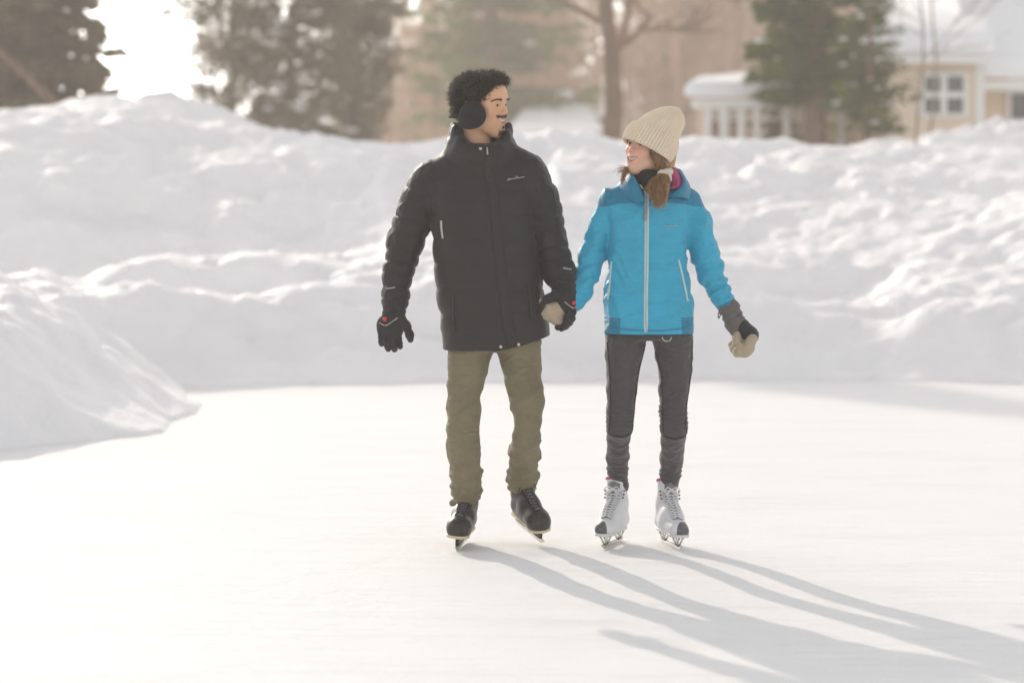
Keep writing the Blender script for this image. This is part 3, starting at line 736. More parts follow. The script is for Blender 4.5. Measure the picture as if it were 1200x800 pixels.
    def eyes(s, parent, base, m_white, m_iris, look=(0, 0)):
        for q in (-1, 1):
            mb = MB(); c = s.w((q*.031, -.0735, -.001)); r = .0132*s.s; V = []; F = []
            n, m = 14, 10
            fw = s.w((q*.031+look[0], -.0735-1, -.001+look[1]))-c; fw /= np.linalg.norm(fw)
            u = np.cross(fw, (0, 0, 1)); u /= np.linalg.norm(u); w2 = np.cross(u, fw)
            for j in range(m+1):
                th = math.pi*(j/m)
                for i in range(n):
                    a = 2*math.pi*i/n; V.append(c+r*(math.cos(th)*fw+math.sin(th)*(math.cos(a)*u+math.sin(a)*w2)))
            F = [(j*n+i, j*n+(i+1) % n, (j+1)*n+(i+1) % n, (j+1)*n+i) for j in range(m) for i in range(n)]
            mb.add(V, F); ob = mb.build('eye', m_white, parent, base)
            mb = MB(); cc = c+fw*r*.86; rr = r*.58
            cc = c+fw*r*.85; rr = r*.60
            V = [c+fw*r*1.12]+[cc+rr*(math.cos(a)*u+math.sin(a)*w2) for a in np.linspace(0, 2*math.pi, 13)[:-1]]
            mb.add(V, [(0, 1+i, 1+(i+1) % 12) for i in range(12)]); mb.build('iris', m_iris, ob, base)
    def teeth(s, parent, base, mat):
        mb = MB(); V = []; n = 15
        for j, z in enumerate((-.0490, -.0550, -.0610)):
            for i in range(n):
                x = .021*(i/(n-1)*2-1); bumpy = .0006*math.cos((i/(n-1)*2-1)*math.pi*4)
                V.append(s.w((x, s.teeth_y[i]-bumpy, z+s.dz+.0125*(x/.0245)**2)))
        mb.add(V, [(j*n+i, j*n+i+1, (j+1)*n+i+1, (j+1)*n+i) for j in range(2) for i in range(n-1)])
        o = mb.build('teeth', mat, parent, base); md = o.modifiers.new('s', 'SOLIDIFY'); md.thickness = .003; return o
def strands(name, roots, dirs, lens, r0, mat, parent, base, rng, curl=0.0, segs=4, gravity=0, taper=.25, curlf=9):
    """short tapered hair tubes"""
    n = len(roots); roots = np.asarray(roots, float); dirs = np.asarray(dirs, float)
    dirs = dirs/np.linalg.norm(dirs, axis=1)[:, None]
    a = np.cross(dirs, np.array((.31, .52, .79))); a /= np.linalg.norm(a, axis=1)[:, None]; b = np.cross(dirs, a)
    ph = rng.uniform(0, 6.28, n); lens = np.asarray(lens)*np.ones(n)
    V = np.zeros((n, segs+1, 3, 3))
    for k in range(segs+1):
        t = k/segs; c = roots+dirs*(lens*t)[:, None]
        if curl: c = c+curl*min(1, t*3)*(np.cos(ph+t*curlf)[:, None]*a+np.sin(ph+t*curlf)[:, None]*b)
        c[:, 2] -= gravity*t*t*lens
        rr = r0*(1-(1-taper)*t)
        for j in range(3):
            an = 2.094*j; V[:, k, j] = c+rr*(math.cos(an)*a+math.sin(an)*b)
    i = np.arange(n)[:, None, None]*(segs+1)*3+np.arange(segs)[None, :, None]*3; j = np.arange(3)[None, None, :]; j2 = (j+1) % 3
    Q = np.stack([i+j, i+j2, i+3+j2, i+3+j], -1).reshape(-1, 4)
    return link(name, mesh_np(name, V.reshape(-1, 3)-np.array(base), Q), mat, parent)
def ray_front(tree, x, z, y0=D0-1.5):
    h = tree.ray_cast(Vector((x, y0, z)), Vector((0, 1, 0)))
    return (None, None) if h[0] is None else (np.array(h[0]), np.array(h[1]))
def strip(name, tree, path, width, thick, mat, parent, base, lift=.0015, n=8, round_=False, samples=3):
    """a band laid on the front of a garment along a path of (x, z) points"""
    P = catmull([(p[0], p[1], 0) for p in path], n); rows = []
    for i, p in enumerate(P):
        t = P[min(i+1, len(P)-1)]-P[max(i-1, 0)]; t = t/(np.linalg.norm(t)+1e-9); s = np.array((t[1], -t[0]))
        w = width[min(int(i/len(P)*len(width)), len(width)-1)] if isinstance(width, (list, tuple)) else width
        row = []
        for k in range(samples):
            f = k/(samples-1)*2-1; hp, hn = ray_front(tree, p[0]+s[0]*w/2*f, p[1]+s[1]*w/2*f)
            if hp is None: row = None; break
            row.append((hp, hn, f))
        if row: rows.append(row)
    if len(rows) < 2: return None
    # smooth the rows a little along the path so the band bridges the quilting
    A = np.array([[r[0] for r in row] for row in rows]); N = np.array([[r[1] for r in row] for row in rows])
    for _ in range(2):
        B = A.copy(); B[1:-1] = (A[:-2]+2*A[1:-1]+A[2:])/4; A[:, :, 1] = np.minimum(B[:, :, 1], A[:, :, 1])
    T = A+N*(lift+thick)
    if round_: T[:, 0] = A[:, 0]+N[:, 0]*lift; T[:, -1] = A[:, -1]+N[:, -1]*lift
    Bm = A-N*.002
    m = samples; V = []
    for i in range(len(rows)): V += list(T[i])+list(Bm[i][::-1])
    c = 2*m; F = [(i*c+k, i*c+(k+1) % c, (i+1)*c+(k+1) % c, (i+1)*c+k) for i in range(len(rows)-1) for k in range(c)]
    F += [tuple(range(c))[::-1], tuple((len(rows)-1)*c+k for k in range(c))]
    mb = MB(); mb.add(V, F); return mb.build(name, mat, parent, base)
def pxpath(L, Y=D0): return [W(x, y, Y) for x, y in L]
def disc_on(name, tree, px, py, r, mat, parent, base, h=.004):
    x, z = W(px, py); p, n = ray_front(tree, x, z)
    if p is None: return None
    u = np.cross(n, (0, 0, 1)); u /= np.linalg.norm(u); w = np.cross(n, u); V = []; k = 14
    for rr, hh in ((r, -.002), (r, h*.6), (r*.8, h), (0.01*r, h*1.05)):
        V += [p+n*hh+rr*(math.cos(a)*u+math.sin(a)*w) for a in np.linspace(0, 2*math.pi, k+1)[:-1]]
    mb = MB(); mb.add(V, [(j*k+i, j*k+(i+1) % k, (j+1)*k+(i+1) % k, (j+1)*k+i) for j in range(3) for i in range(k)]); return mb.build(name, mat, parent, base)
def script_mark(name, tree, strokes, px, py, w, mat, parent, base, r=.0012):
    """a small stitched word: strokes in 0..1 coordinates laid on the cloth"""
    mb = MB()
    for st in strokes:
        P = []
        for a, b in [(q[0], q[1]) for q in st]:
            x, z = W(px+a*w, py-b*w); p, n = ray_front(tree, x, z)
            if p is not None: P.append(p+n*.0012)
        if len(P) > 1: mb.tube(P, r, 4)
    return mb.build(name, mat, parent, base) if mb.v else None
import bpy as _b
def word_mark(name, tree, text, px, py, wpx, mat, parent, base, shear=0.0, bold=0.0, rot=0.0):
    """a printed word laid on the cloth"""
    cu = _b.data.curves.new(name, 'FONT'); cu.body = text; cu.shear = shear; cu.offset = bold; cu.resolution_u = 3
    to = _b.data.objects.new(name, cu); COL.objects.link(to)
    dg = _b.context.evaluated_depsgraph_get(); me = _b.data.meshes.new_from_object(to.evaluated_get(dg)); _b.data.objects.remove(to)
    n = len(me.vertices); v = np.empty(n*3, np.float32); me.vertices.foreach_get('co', v); v = v.reshape(-1, 3)
    lo, hi = v.min(0), v.max(0); sc = wpx*PX/(hi[0]-lo[0]); x0, z0 = W(px, py)
    out = np.zeros_like(v)
    for i in range(n):
        a = (v[i, 0]-lo[0])*sc; b = (v[i, 1]-(lo[1]+hi[1])/2)*sc
        p, nn = ray_front(tree, x0+a*math.cos(rot)-b*math.sin(rot), z0+a*math.sin(rot)+b*math.cos(rot))
        if p is None: p = np.array((x0+a, D0-.1, z0+b)); nn = np.array((0, -1, 0))
        out[i] = p+nn*.0012-np.array(base)
    me.vertices.foreach_set('co', out.ravel()); me.update(); return link(name, me, mat, parent, False)
def ring_tube(vol, pts, rad, k=.02):
    n = len(pts)
    for i in range(n): vol.cone(pts[i], pts[(i+1) % n], rad[i], rad[(i+1) % n], k)

# ---- shared materials
M_tooth = new_mat('teeth_enamel', (.62, .55, .48), .4, spec=.5)
M_eyew = new_mat('eye_white', (.75, .72, .70), .25, spec=.5)
M_iris = new_mat('iris_brown', (.03, .016, .009), .2, spec=.6)
def skin_mat(name):
    m = new_mat(name, (.5, .3, .2), .48, spec=.35); t = NT(m); t.set('Base Color', t.attr('col').outputs['Color'])
    t.b.inputs['Subsurface Weight'].default_value = .12; t.b.inputs['Subsurface Radius'].default_value = (.012, .005, .003)
    t.b.inputs['Subsurface Scale'].default_value = 1.0
    t.set('Normal', t.bump(t.noise(420, 2, .5, t.obj()), .0006)); return m

# ================================================================ ice skates
def skate(name, label, parent, base, anchor, yaw, lean, top, kind, flip=1, pitch=0.0):
    """anchor: world point on the ice under the ankle; toe towards -Y before yaw"""
    root = empty(name, (0, 0, 0), label); root.parent = parent
    ry = Matrix.Rotation(yaw, 4, 'Z') @ Matrix.Rotation(pitch, 4, 'X') @ Matrix.Rotation(lean, 4, 'Y')
    M = Matrix.Translation(Vector(anchor)-Vector(base)) @ ry
    root.matrix_local = M
    hockey = kind == 'hockey'
    sz = .060                          # sole height
    L0, L1 = -.178, .098                # toe, heel
    v = Vol((-.075, -.215, sz-.01), (.075, .13, top+.05), .0035)
    # boot: sole outline, toe box, instep, shaft
    def secs(z): pass
    v.chain([(0, L1-.045, sz+.036), (0, -.03, sz+.034), (0, L0+.048, sz+(.030 if hockey else .014))], [.037, .040, .045 if hockey else .038], .03, flat=None if hockey else ((1, 0, 0), 1.12))
    if hockey: v.cone((0, L0+.052, sz+.026), (0, L0+.040, sz+.024), .047, .043, .02)
    v.chain([(0, L0+.080, sz+(.036 if hockey else .024)), (0, -.045, sz+(.068 if hockey else .062)), (0, .015, sz+.105)], [.034 if hockey else .028, .036, .038], .03)
    v.chain([(0, .040, sz+.04), (0, .040, sz+.10), (0, .034, top-.01)], [.036, .039, .042 if hockey else .045], .03, flat=((1, 0, 0), .92))
    v.op(lambda X, Y, Z: (sz-Z)+0*X+0*Y, (-.1, -.25, sz-.02), (.1, .2, top+.1), 0, 'and')
    slope = .25
    v.op(lambda X, Y, Z: (Z-(top-slope*(Y-.03)))+0*X, (-.1, -.25, sz-.02), (.1, .2, top+.1), 0, 'and')
    V, Q = v.mesh('boot'); V = smooth_mesh(V, Q, 2)
    bo = link('boot', mesh_np('boot', V, Q), M_boot[kind], root)
    P = verts(bo)
    tc = L0+.072-.35*np.abs(P[:, 0]) if hockey else L0+.034+flip*P[:, 0]*.9-.25*np.abs(P[:, 0])
    vattr(bo, 'toecap', (tc-P[:, 1]))                                   # >0 on the toe cap
    tree = BVHTree.FromPolygons([tuple(q) for q in V], [tuple(int(a) for a in q) for q in Q])
    # sole rim
    mb = MB(); out = []; sw_ = .046 if hockey else .041
    for y in np.linspace(L0, L1, 26):
        t = (y-L0)/(L1-L0); w = sw_*math.sqrt(max(0, 1-((.16-t)/.16)**2)) if t < .16 else (sw_-.010*math.sin(min(1, (t-.16)/.4)*math.pi/2) if t < .86 else (sw_-.010)*math.sqrt(max(0, 1-((t-.86)/.14)**2)))
        out.append((max(w, .002), y))
    lp = [(w, y) for w, y in out]+[(-w, y) for w, y in out[::-1]]
    n = len(lp); Vv = []
    for z, s in ((sz-.008, .93), (sz-.007, 1.0), (sz+.003, 1.02), (sz+.003, .9)): Vv += [(x*s, y*1.012, z) for x, y in lp]
    F = [(j*n+i, j*n+(i+1) % n, (j+1)*n+(i+1) % n, (j+1)*n+i) for j in range(3) for i in range(n)]+[tuple(range(n))[::-1], tuple(3*n+i for i in range(n))]
    mb.add(Vv, F); mb.build('sole', M_sole[kind], root)
    # blade holder + steel
    mb = MB()
    if hockey:
        prof = [(L0+.022, sz-.008), (L0+.060, sz-.008), (L0+.085, .034), (.01, .034), (.035, sz-.008), (L1-.004, sz-.008), (L1-.012, .018), (L0+.030, .018)]
        prism = [(y, z) for y, z in prof]; m = len(prism)
        for w in (.0065,):
            Vv = [(-w, y, z) for y, z in prism]+[(w, y, z) for y, z in prism]
            mb.add(Vv, [tuple(range(m)), tuple(range(2*m-1, m-1, -1))]+[(i, (i+1) % m, (i+1) % m+m, i+m) for i in range(m)])
        mb.build('blade_holder', M_holder, root, bevel=.001)
    else:
        for y0, y1 in ((L0+.030, L0+.075), (.025, .070)):
            mb = MB(); mb.box((-.022, y0-.010, sz-.0115), (.022, y1+.010, sz-.0085))
            for s in (-1, 1):
                mb.tube([(s*.016, y0, sz-.010), (s*.002, y0+.012, .013)], [.0042, .0042], 6)
                mb.tube([(s*.016, y1, sz-.010), (s*.002, y1-.006, .013)], [.0042, .0042], 6)
            mb.build('blade_stanchion', M_steel, root)
    mb = MB(); zt = .020 if hockey else .015
    yy = np.linspace(L0-.004, L1+.012, 22); m = len(yy)
    lo = [(y, .0015+.02*max(0, (L0+.035-y)/.04)**2*.9+.012*max(0, (y-L1+.02)/.03)**2) for y in yy]
    for w in (.0021,):
        pr = lo+[(y, zt) for y in yy[::-1]]; k = len(pr)
        Vv = [(-w, y, z) for y, z in pr]+[(w, y, z) for y, z in pr]
        mb.add(Vv, [tuple(range(k)), tuple(range(2*k-1, k-1, -1))]+[(i, (i+1) % k, (i+1) % k+k, i+k) for i in range(k)])
    mb.build('blade', M_steel, root, smooth=False)
    # tongue, laces, eyelets: on the instep surface
    def inst(y, x):
        d = Vector((0, .62, -.78)); o = Vector((x, y, sz+.10))-d*.0
        # start in front of the instep and shoot backwards and down
        st = Vector((x, y, 0)); 
        h = tree.ray_cast(Vector((x, y-.30*.62, sz+.05+.30*.78)), d.normalized())
        return (None, None) if h[0] is None else (np.array(h[0]), np.array(h[1]))
    ys_ = np.linspace(-.11, .085, 12 if not hockey else 10)
    rows = []
    for i, y in enumerate(ys_):
        wdt = (.015+.007*i/len(ys_)) if hockey else (.017+.009*i/len(ys_))
        a, na = inst(y, -wdt); b, nb = inst(y, wdt); c, nc = inst(y, 0)
        if a is not None and b is not None and c is not None and c[2] < top+.02: rows.append((a, na, b, nb, c, nc))
    # tongue strip
    mb = MB(); Vv = []
    for a, na, b, nb, c, nc in rows: Vv += [a*.82+c*.18+na*.001, c+nc*.0035, b*.82+c*.18+nb*.001]
    a, na, b, nb, c, nc = rows[-1]; up = np.array((0, -.006, .030))
    Vv += [a+up, c+up+nc*.006, b+up]
    mb.add(Vv, [(i*3+k, i*3+k+1, (i+1)*3+k+1, (i+1)*3+k) for i in range(len(rows)) for k in range(2)])
    tg = mb.build('tongue', M_tongue[kind], root); md = tg.modifiers.new('s', 'SOLIDIFY'); md.thickness = .004; md.offset = 0
    # lace stays
    for s in (0, 1):
        mb = MB(); mb.tube([r[0 if s == 0 else 2]+r[1 if s == 0 else 3]*.001 for r in rows], [.0065]*len(rows), 6, flat=.45, up=(0, 0, 1)); mb.build('lace_panel', M_stay[kind], root)
    lr = .0021 if hockey else .0023
    mb = MB()
    for i in range(len(rows)-1):
        A, B = rows[i], rows[i+1]
        e = .0055
        for p, pn, q, qn in ((A[0], A[1], B[2], B[3]), (A[2], A[3], B[0], B[1])):
            mid = (A[4]+B[4])/2+A[5]*(e+.004)
            mb.tube([p+pn*.004, p*.6+mid*.4+pn*.002, mid, q*.6+mid*.4+qn*.002, q+qn*.004], lr, 5)
    # top straight lace and bow
    A = rows[-1]; mb.tube([A[0]+A[1]*.005, A[4]+A[5]*.009, A[2]+A[3]*.005], lr, 5)
    kn = A[4]+A[5]*.012
    for s in (-1, 1):
        w = (.045, .05) if hockey else (.032, .03)
        lp = [kn, kn+np.array((s*w[0]*.6, -.012, .010)), kn+np.array((s*w[0], -.016, -.004)), kn+np.array((s*w[0]*.6, -.016, -.016)), kn]
        mb.tube(catmull(lp, 4), lr, 5)
        mb.tube(catmull([kn, kn+np.array((s*.022, -.014, -.012)), kn+np.array((s*(.040 if hockey else .020), -.018, -w[1]))], 4), lr, 5)
    mb.tube([kn-np.array((.006, 0, 0)), kn+np.array((.006, 0, 0))], .005, 6)
    mb.build('lace', M_lace[kind], root)
    for sd_ in (0, 1):
        for r_ in rows:
            p, pn = r_[2*sd_], r_[2*sd_+1]; mb = MB(); mb.tube([p-pn*.001, p+pn*.0035], [.0034, .0026], 7); mb.build('eyelet', M_eyelet, root)
        if not hockey:
            for r_ in rows[-3:]:
                p, pn = r_[2*sd_], r_[2*sd_+1]; q = p+np.array(((sd_*2-1)*.012, .004, 0)); mb = MB(); mb.tube([q, q+pn*.007], [.003, .004], 7); mb.build('lace_hook', M_eyelet, root)
    # padded collar rim at the top of the shaft
    mb = MB(); ring = []
    for a in np.linspace(0, 2*math.pi, 21)[:-1]:
        x = .040*math.sin(a); y = .034-.041*math.cos(a); ring.append((x, y, top-.25*(y-.03)-.002))
    if hockey: cm = M_holder
    else: cm = M_pink
    mb.tube(ring+[ring[0]], .007, 6, caps=False); mb.build('collar_padding', cm, root)
    return root
M_steel = new_mat('blade_steel', (.62, .60, .57), .22, metal=1.0)
M_holder = new_mat('black_holder', (.02, .02, .022), .4)
M_eyelet = new_mat('eyelet_metal', (.12, .12, .13), .35, metal=.9)
M_pink = fabric('pink_lining', (.46, .07, .17), .8)
def boot_mat(name, main, cap, rough, scuff):
    m = new_mat(name, main, rough, spec=.4); t = NT(m); a = t.attr('toecap').outputs['Fac']
    ed = t.math('GREATER_THAN', a, 0.0); seam = t.math('LESS_THAN', t.math('ABSOLUTE', a), .0012)
    n = t.noise(60, 5, .7, t.obj()); sc = t.ramp(n, [(.52, (0, 0, 0)), (.72, (1, 1, 1))])
    c = t.mix(ed, main, cap); c = t.mix(t.math('MULTIPLY', sc, .35), c, scuff); c = t.mix(t.math('MULTIPLY', seam, .6), c, (.03, .03, .03))
    t.set('Base Color', c); t.set('Normal', t.bump(t.noise(300, 2, .5, t.obj()), .0006)); return m
M_boot = {'hockey': boot_mat('black_leather', (.028, .027, .026), (.022, .021, .021), .38, (.16, .15, .13)),
          'soft': boot_mat('white_boot', (.70, .70, .71), (.10, .10, .105), .5, (.50, .48, .46))}
M_sole = {'hockey': new_mat('cream_sole', (.62, .52, .34), .5), 'soft': new_mat('white_sole', (.66, .66, .64), .45)}
M_tongue = {'hockey': fabric('pale_tongue', (.20, .20, .21)), 'soft': fabric('grey_tongue', (.20, .195, .185))}
M_stay = {'hockey': new_mat('black_panel', (.020, .020, .022), .4), 'soft': new_mat('grey_panel', (.56, .56, .58), .5)}
M_lace = {'hockey': fabric('black_lace', (.03, .03, .035)), 'soft': fabric('white_lace', (.75, .75, .77))}
# ================================================================ the man
rng = np.random.default_rng(7)
MB_ = np.array((W(572, 640)[0], D0, 0.0))
man = empty('person', MB_, 'man in black puffer parka, olive trousers and black earmuffs standing on black ice skates', 'person')
M_skin_m = skin_mat('skin_tan')
hd = Head((W(565, 122)[0], D0+.01, W(567, 122)[1]), R(61), R(-3), R(3), 1.03, False)
v = Vol(hd.c-np.array((.17, .17, .24)), hd.c+np.array((.17, .17, .15)), .0021)
hd.build(v)
nb = np.array((W(563, 190)[0], D0+.03, W(563, 190)[1]))
v.cone(hd.w((0, .034, -.050)), nb, .051, .062, .02)
V1, Q1 = v.mesh('head'); V1 = smooth_mesh(V1, Q1, 2)
c1 = hd.color(V1, (.66, .38, .235), (.52, .22, .17), (.60, .28, .18), beard=(.05, .03, .022))
# the rest of the body under the clothes
v = Vol((-.62, D0-.25, .15), (.38, D0+.32, 1.62), .009)
zz = lambda py: W(600, py)[1]
v.loft([(zz(398), -.075, D0+.02, .10, .07), (zz(340), -.09, D0+.01, .10, .08), (zz(250), -.105, D0, .13, .08), (zz(205), -.105, D0+.01, .14, .06)], .03)
v.cone(nb, nb-np.array((0, 0, .12)), .06, .09, .04)
SH_L, SH_R = WP(506, 212, D0+.01), WP(618, 204, D0)
EL_L, EL_R = WP(474, 288, D0+.03), WP(644, 283, D0+.02)
WR_L, WR_R = WP(462, 362, D0-.03), WP(660, 338, D0-.05)
v.chain([SH_L, EL_L, WR_L], [.045, .036, .026], .02); v.chain([SH_R, EL_R, WR_R], [.045, .036, .026], .02)
v.chain([WP(556, 405), WP(543, 500, D0-.04), WP(545, 555, D0+.06), WP(545, 590, D0+.145)], [.050, .036, .030, .026], .02)
v.chain([WP(604, 405), WP(618, 486, D0-.07), WP(615, 530, D0+.08), WP(613, 555, D0+.17), WP(612, 580, D0+.25)], [.050, .032, .030, .028, .026], .02)
V2, Q2 = v.mesh('b')
o = link('body', mesh_np('body', np.concatenate([V1, V2])-MB_, np.concatenate([Q1, Q2+len(V1)])), M_skin_m, man)
vattr(o, 'col', np.concatenate([c1, np.tile((.62, .36, .235), (len(V2), 1))]))
hd.eyes(man, MB_, M_eyew, M_iris, look=(.0, .0)); hd.teeth(man, MB_, M_tooth)
headtree = BVHTree.FromPolygons([tuple(q) for q in V1], [tuple(int(a) for a in q) for q in Q1])
# ---- hair
M_hair_m = new_mat('hair_dark_curly', (.030, .017, .011), .6, spec=.18, sheen=.1)
v = Vol(hd.c-np.array((.2, .2, .16)), hd.c+np.array((.2, .2, .2)), .004)
hd.E(v, (0, .016, .040), (.086, .099, .075), .02)
hd.E(v, (0, .050, .010), (.082, .072, .082), .03)
hd.E(v, (0, -.050, .088), (.058, .044, .028), .03)
for q in (-1, 1): hd.C(v, (q*.074, -.020, .045), (q*.073, -.010, -.008), .014, .008, .012)
hd.C(v, (0, -.125, .045), (0, -.125, -.12), .070, .075, .006, 'sub', flat=((0, 1, 0), .7))
hd.E(v, (0, -.108, .028), (.13, .060, .052), .006, 'sub')
hd.C(v, (-.12, -.058, -.035), (.12, -.058, -.035), .055, .055, .005, 'sub')
hd.C(v, (0, .02, -.13), (0, .10, -.14), .07, .07, .01, 'sub')
V, Q = v.mesh('hair'); V = V+0
n = fbm(V, 42, 2, 4); N0 = V-hd.w((0, .01, .03)); N0 /= np.linalg.norm(N0, axis=1)[:, None]; V = V+N0*(n*.011)[:, None]
hair = link('hair', mesh_np('hair', V-MB_, Q), M_hair_m, man)
ii = rng.choice(len(V), 3400); nrm = N0[ii]
q_ = hd.loc(V[ii]); okm = (q_[:, 2] > -.06)
strands('curls', V[ii][okm], nrm[okm]+rng.normal(0, .45, (okm.sum(), 3)), rng.uniform(.010, .026, okm.sum()), .0013, M_hair_m, hair, MB_, rng, curl=.0042, segs=10, taper=.5, curlf=11)
# brows, moustache, goatee
def face_hair(name, hdx, tree, spots, dirs, lens, r, mat, parent, base):
    roots = []; dd = []
    for s_, d_ in zip(spots, dirs):
        o_ = hdx.w((s_[0]*2.2, -.28, s_[1])); tgt = hdx.w((s_[0], -.02, s_[1])); dv = tgt-o_
        h = tree.ray_cast(Vector(o_), Vector(dv).normalized())
        if h[0] is None: continue
        nn = np.array(h[1]); d = (np.array(d_)@hdx.M); roots.append(np.array(h[0])-nn*.0006); dd.append(d+nn*.35)
    return strands(name, roots, dd, lens, r, mat, parent, base, rng, segs=3)
def brow_spots(n, z0, arch, thick, q, x0=.012, x1=.046):
    S, Dd = [], []
    for _ in range(n):
        t = rng.uniform(0, 1); x = x0+(x1-x0)*t
        z = z0+arch*math.sin(t*2.3)-.004*t*t*2+rng.normal(0, thick*(1-.55*t)); S.append((q*x, z)); Dd.append((q*.9, -.1, .35-.7*t))
    return S, Dd
for q in (-1, 1): S, Dd = brow_spots(210, .0175, .0065, .0021, q); face_hair('eyebrow', hd, headtree, S, Dd, .009, .0008, M_hair_m, man, MB_)
S = [(rng.uniform(-.029, .029), 0) for _ in range(330)]; S = [(x, -.0438+.0055*(x/.026)**2-abs(x)*.08+rng.normal(0, .0012)) for x, _ in S]
face_hair('moustache', hd, headtree, S, [(np.sign(x)*.6, -.25, -.8) for x, _ in S], .0065, .0007, M_hair_m, man, MB_)
cl = lambda s_, m_: float(np.clip(rng.normal(0, s_), -m_, m_))
S = [(cl(.0025, .004), -.084+cl(.0025, .004)) for _ in range(90)]; face_hair('soul_patch', hd, headtree, S, [(x*8, -.3, -.9) for x, _ in S], .005, .0006, M_hair_m, man, MB_)
S = [(cl(.010, .017), -.107+cl(.007, .011)) for _ in range(620)]
face_hair('goatee', hd, headtree, S, [(x*8, -.3, -.9) for x, _ in S], .006, .0007, M_hair_m, man, MB_)

# ---- earmuffs (worn behind the head)
M_muff = fabric('black_fleece', (.016, .017, .019), .9, weave=500, wd=.001, sheen=.1)
muff = empty('earmuffs', (0, 0, 0)); muff.parent = man
for q in (-1, 1):
    yo_ = .045 if q > 0 else 0
    v = Vol(hd.w((q*.1, 0, -.03))-.13, hd.w((q*.1, 0, -.03))+.13, .003)
    hd.E(v, (q*.094, yo_-.022, -.040), (.018, .049, .048), .02)
    hd.E(v, (q*.094, yo_+.014, -.062), (.016, .036, .030), .03)
    hd.E(v, (q*.095, yo_-.006, -.022), (.015, .036, .028), .03)
    cup = sdf_obj('ear_cup', v, M_muff, muff, MB_)
    mb = MB(); mb.tube([hd.w((q*.111, yo_-.014+.040*math.cos(a), -.044+.036*math.sin(a))) for a in np.linspace(0, 2*math.pi, 25)], .0012, 5, caps=False); mb.build('piping', M_muff, muff, MB_)
mb = MB(); mb.tube([hd.w((.096*math.sin(a), .03+.092*math.cos(a), -.035-.02*math.cos(a))) for a in np.linspace(-1.5, 1.5, 16)], [.011]*16, 8, flat=.35, up=(0, 0, 1)); mb.build('headband', M_muff, muff, MB_)

# ---- parka
M_parka = fabric('black_parka_nylon', (.012, .0115, .012), .52, .12, weave=1100, wr=16, wrd=.0025, spec=.35, sheen=.1)
M_parka2 = fabric('black_parka_trim', (.016, .016, .018), .6, .1, wr=30, wrd=.002)
v = Vol((-.60, D0-.27, .74), (.32, D0+.26, 1.74), .0045)
def sec(py, xl, xr, yc, ry): 
    a, z = W(xl, py); b, _ = W(xr, py); return (z, (a+b)/2, D0+yc, (b-a)/2, ry)
SP = .098
def quilt(X, Y, Z):
    ph = (Z-.845)/SP; q = np.abs(np.sin(np.pi*ph))**.45; fade = np.clip((1.50-Z)/.12, 0, 1)*np.clip((Z-.86)/.02, 0, 1)
    xc = -.075+(1.35-Z)*.12
    return .0085*(q-.72)*fade*np.clip((np.abs(X-xc)-.018)/.02, .15, 1)+0*Y
v.loft([sec(412, 520, 646, .0, .150), sec(400, 519, 645, .0, .150), sec(370, 516, 641, .0, .148), sec(340, 511, 636, 0, .145), sec(300, 508, 631, 0, .142),
        sec(270, 506, 628, 0, .138), sec(240, 503, 628, 0, .135), sec(214, 503, 626, .01, .125), sec(196, 513, 617, .015, .105), sec(182, 528, 604, .02, .085), sec(176, 536, 598, .02, .075)], .02, disp=quilt, e=2.35)
v.cone(WP(540, 186, D0+.02), WP(506, 209, D0+.015), .052, .066, .05); v.cone(WP(592, 180, D0+.02), WP(619, 199, D0+.005), .052, .066, .05)
def slv(k, ph0=0):
    return lambda t, X, Y, Z: .0085*(np.abs(np.sin(np.pi*(t*k+ph0)))**.5-.7)
v.chain([WP(504, 214, D0+.015), WP(489, 244, D0+.025)], [.077, .079], .02, disp=slv(2, .1))
v.chain([WP(489, 244, D0+.025), WP(474, 286, D0+.03)], [.078, .073], .012, disp=slv(3))
v.chain([WP(474, 286, D0+.03), WP(465.5, 325, D0+.0)], [.072, .056], .012, disp=slv(3, .2))
v.chain([WP(465.5, 325, D0+.0), WP(463, 352, D0-.02)], [.056, .052], .01, disp=slv(2, .1))
v.chain([WP(619, 203, D0), WP(636, 242, D0+.02)], [.076, .074], .02, disp=slv(2))
v.chain([WP(636, 242, D0+.02), WP(644, 282, D0+.02)], [.073, .068], .012, disp=slv(3))
v.chain([WP(644, 282, D0+.02), WP(652, 312, D0-.02)], [.068, .066], .012, disp=slv(2, .1))
v.chain([WP(652, 312, D0-.02), WP(659, 328, D0-.045)], [.066, .058], .01, disp=slv(1))
# hem: rises towards the image right, open below
xa, za = W(520, 407); xb, zb = W(646, 389)
pl = lambda X, Y, Z: (za-.006+(X-xa)/(xb-xa)*0+np.interp(X, [xa, -.055, -.02, .05, xb], [0, -.002, 0.004, .022, .058]).astype(np.float32)-Z)+0*Y
v.op(pl, (-.30, D0-.3, .7), (.32, D0+.3, .95), .004, 'and')
v.loft([(.70, -.06, D0, .17, .12), (.86, -.065, D0, .17, .12)], .004, 'sub')
# collar: a tall soft ring around the neck
cx, cy = W(563, 175)[0], D0+.035
def ring(z0, rx, ry, front, r, tiltx=0):
    P = []
    for a in np.linspace(0, 2*math.pi, 17)[:-1]:
        da = abs((a-.10+math.pi) % (2*math.pi)-math.pi); w_ = min(1, max(0, (1.50-da)/1.15)); w_ = w_*w_*(3-2*w_)
        P.append((cx+rx*math.sin(a)+tiltx, cy-ry*math.cos(a), z0-front*w_))
    return P
ring_tube(v, ring(zz(178), .102, .104, .016, .030), [.034]*16, .03)
ring_tube(v, ring(zz(167), .106, .104, .042, .028), [.026]*16, .02)
ring_tube(v, ring(zz(154), .106, .102, .084, .022, .001), [.019]*16, .015)
ring_tube(v, ring(zz(147), .108, .100, .112, .018, .002), [.011]*16, .012)
v.ell((cx, cy+.125, zz(172)), (.11, .05, .06), None, .04)              # rolled hood at the back
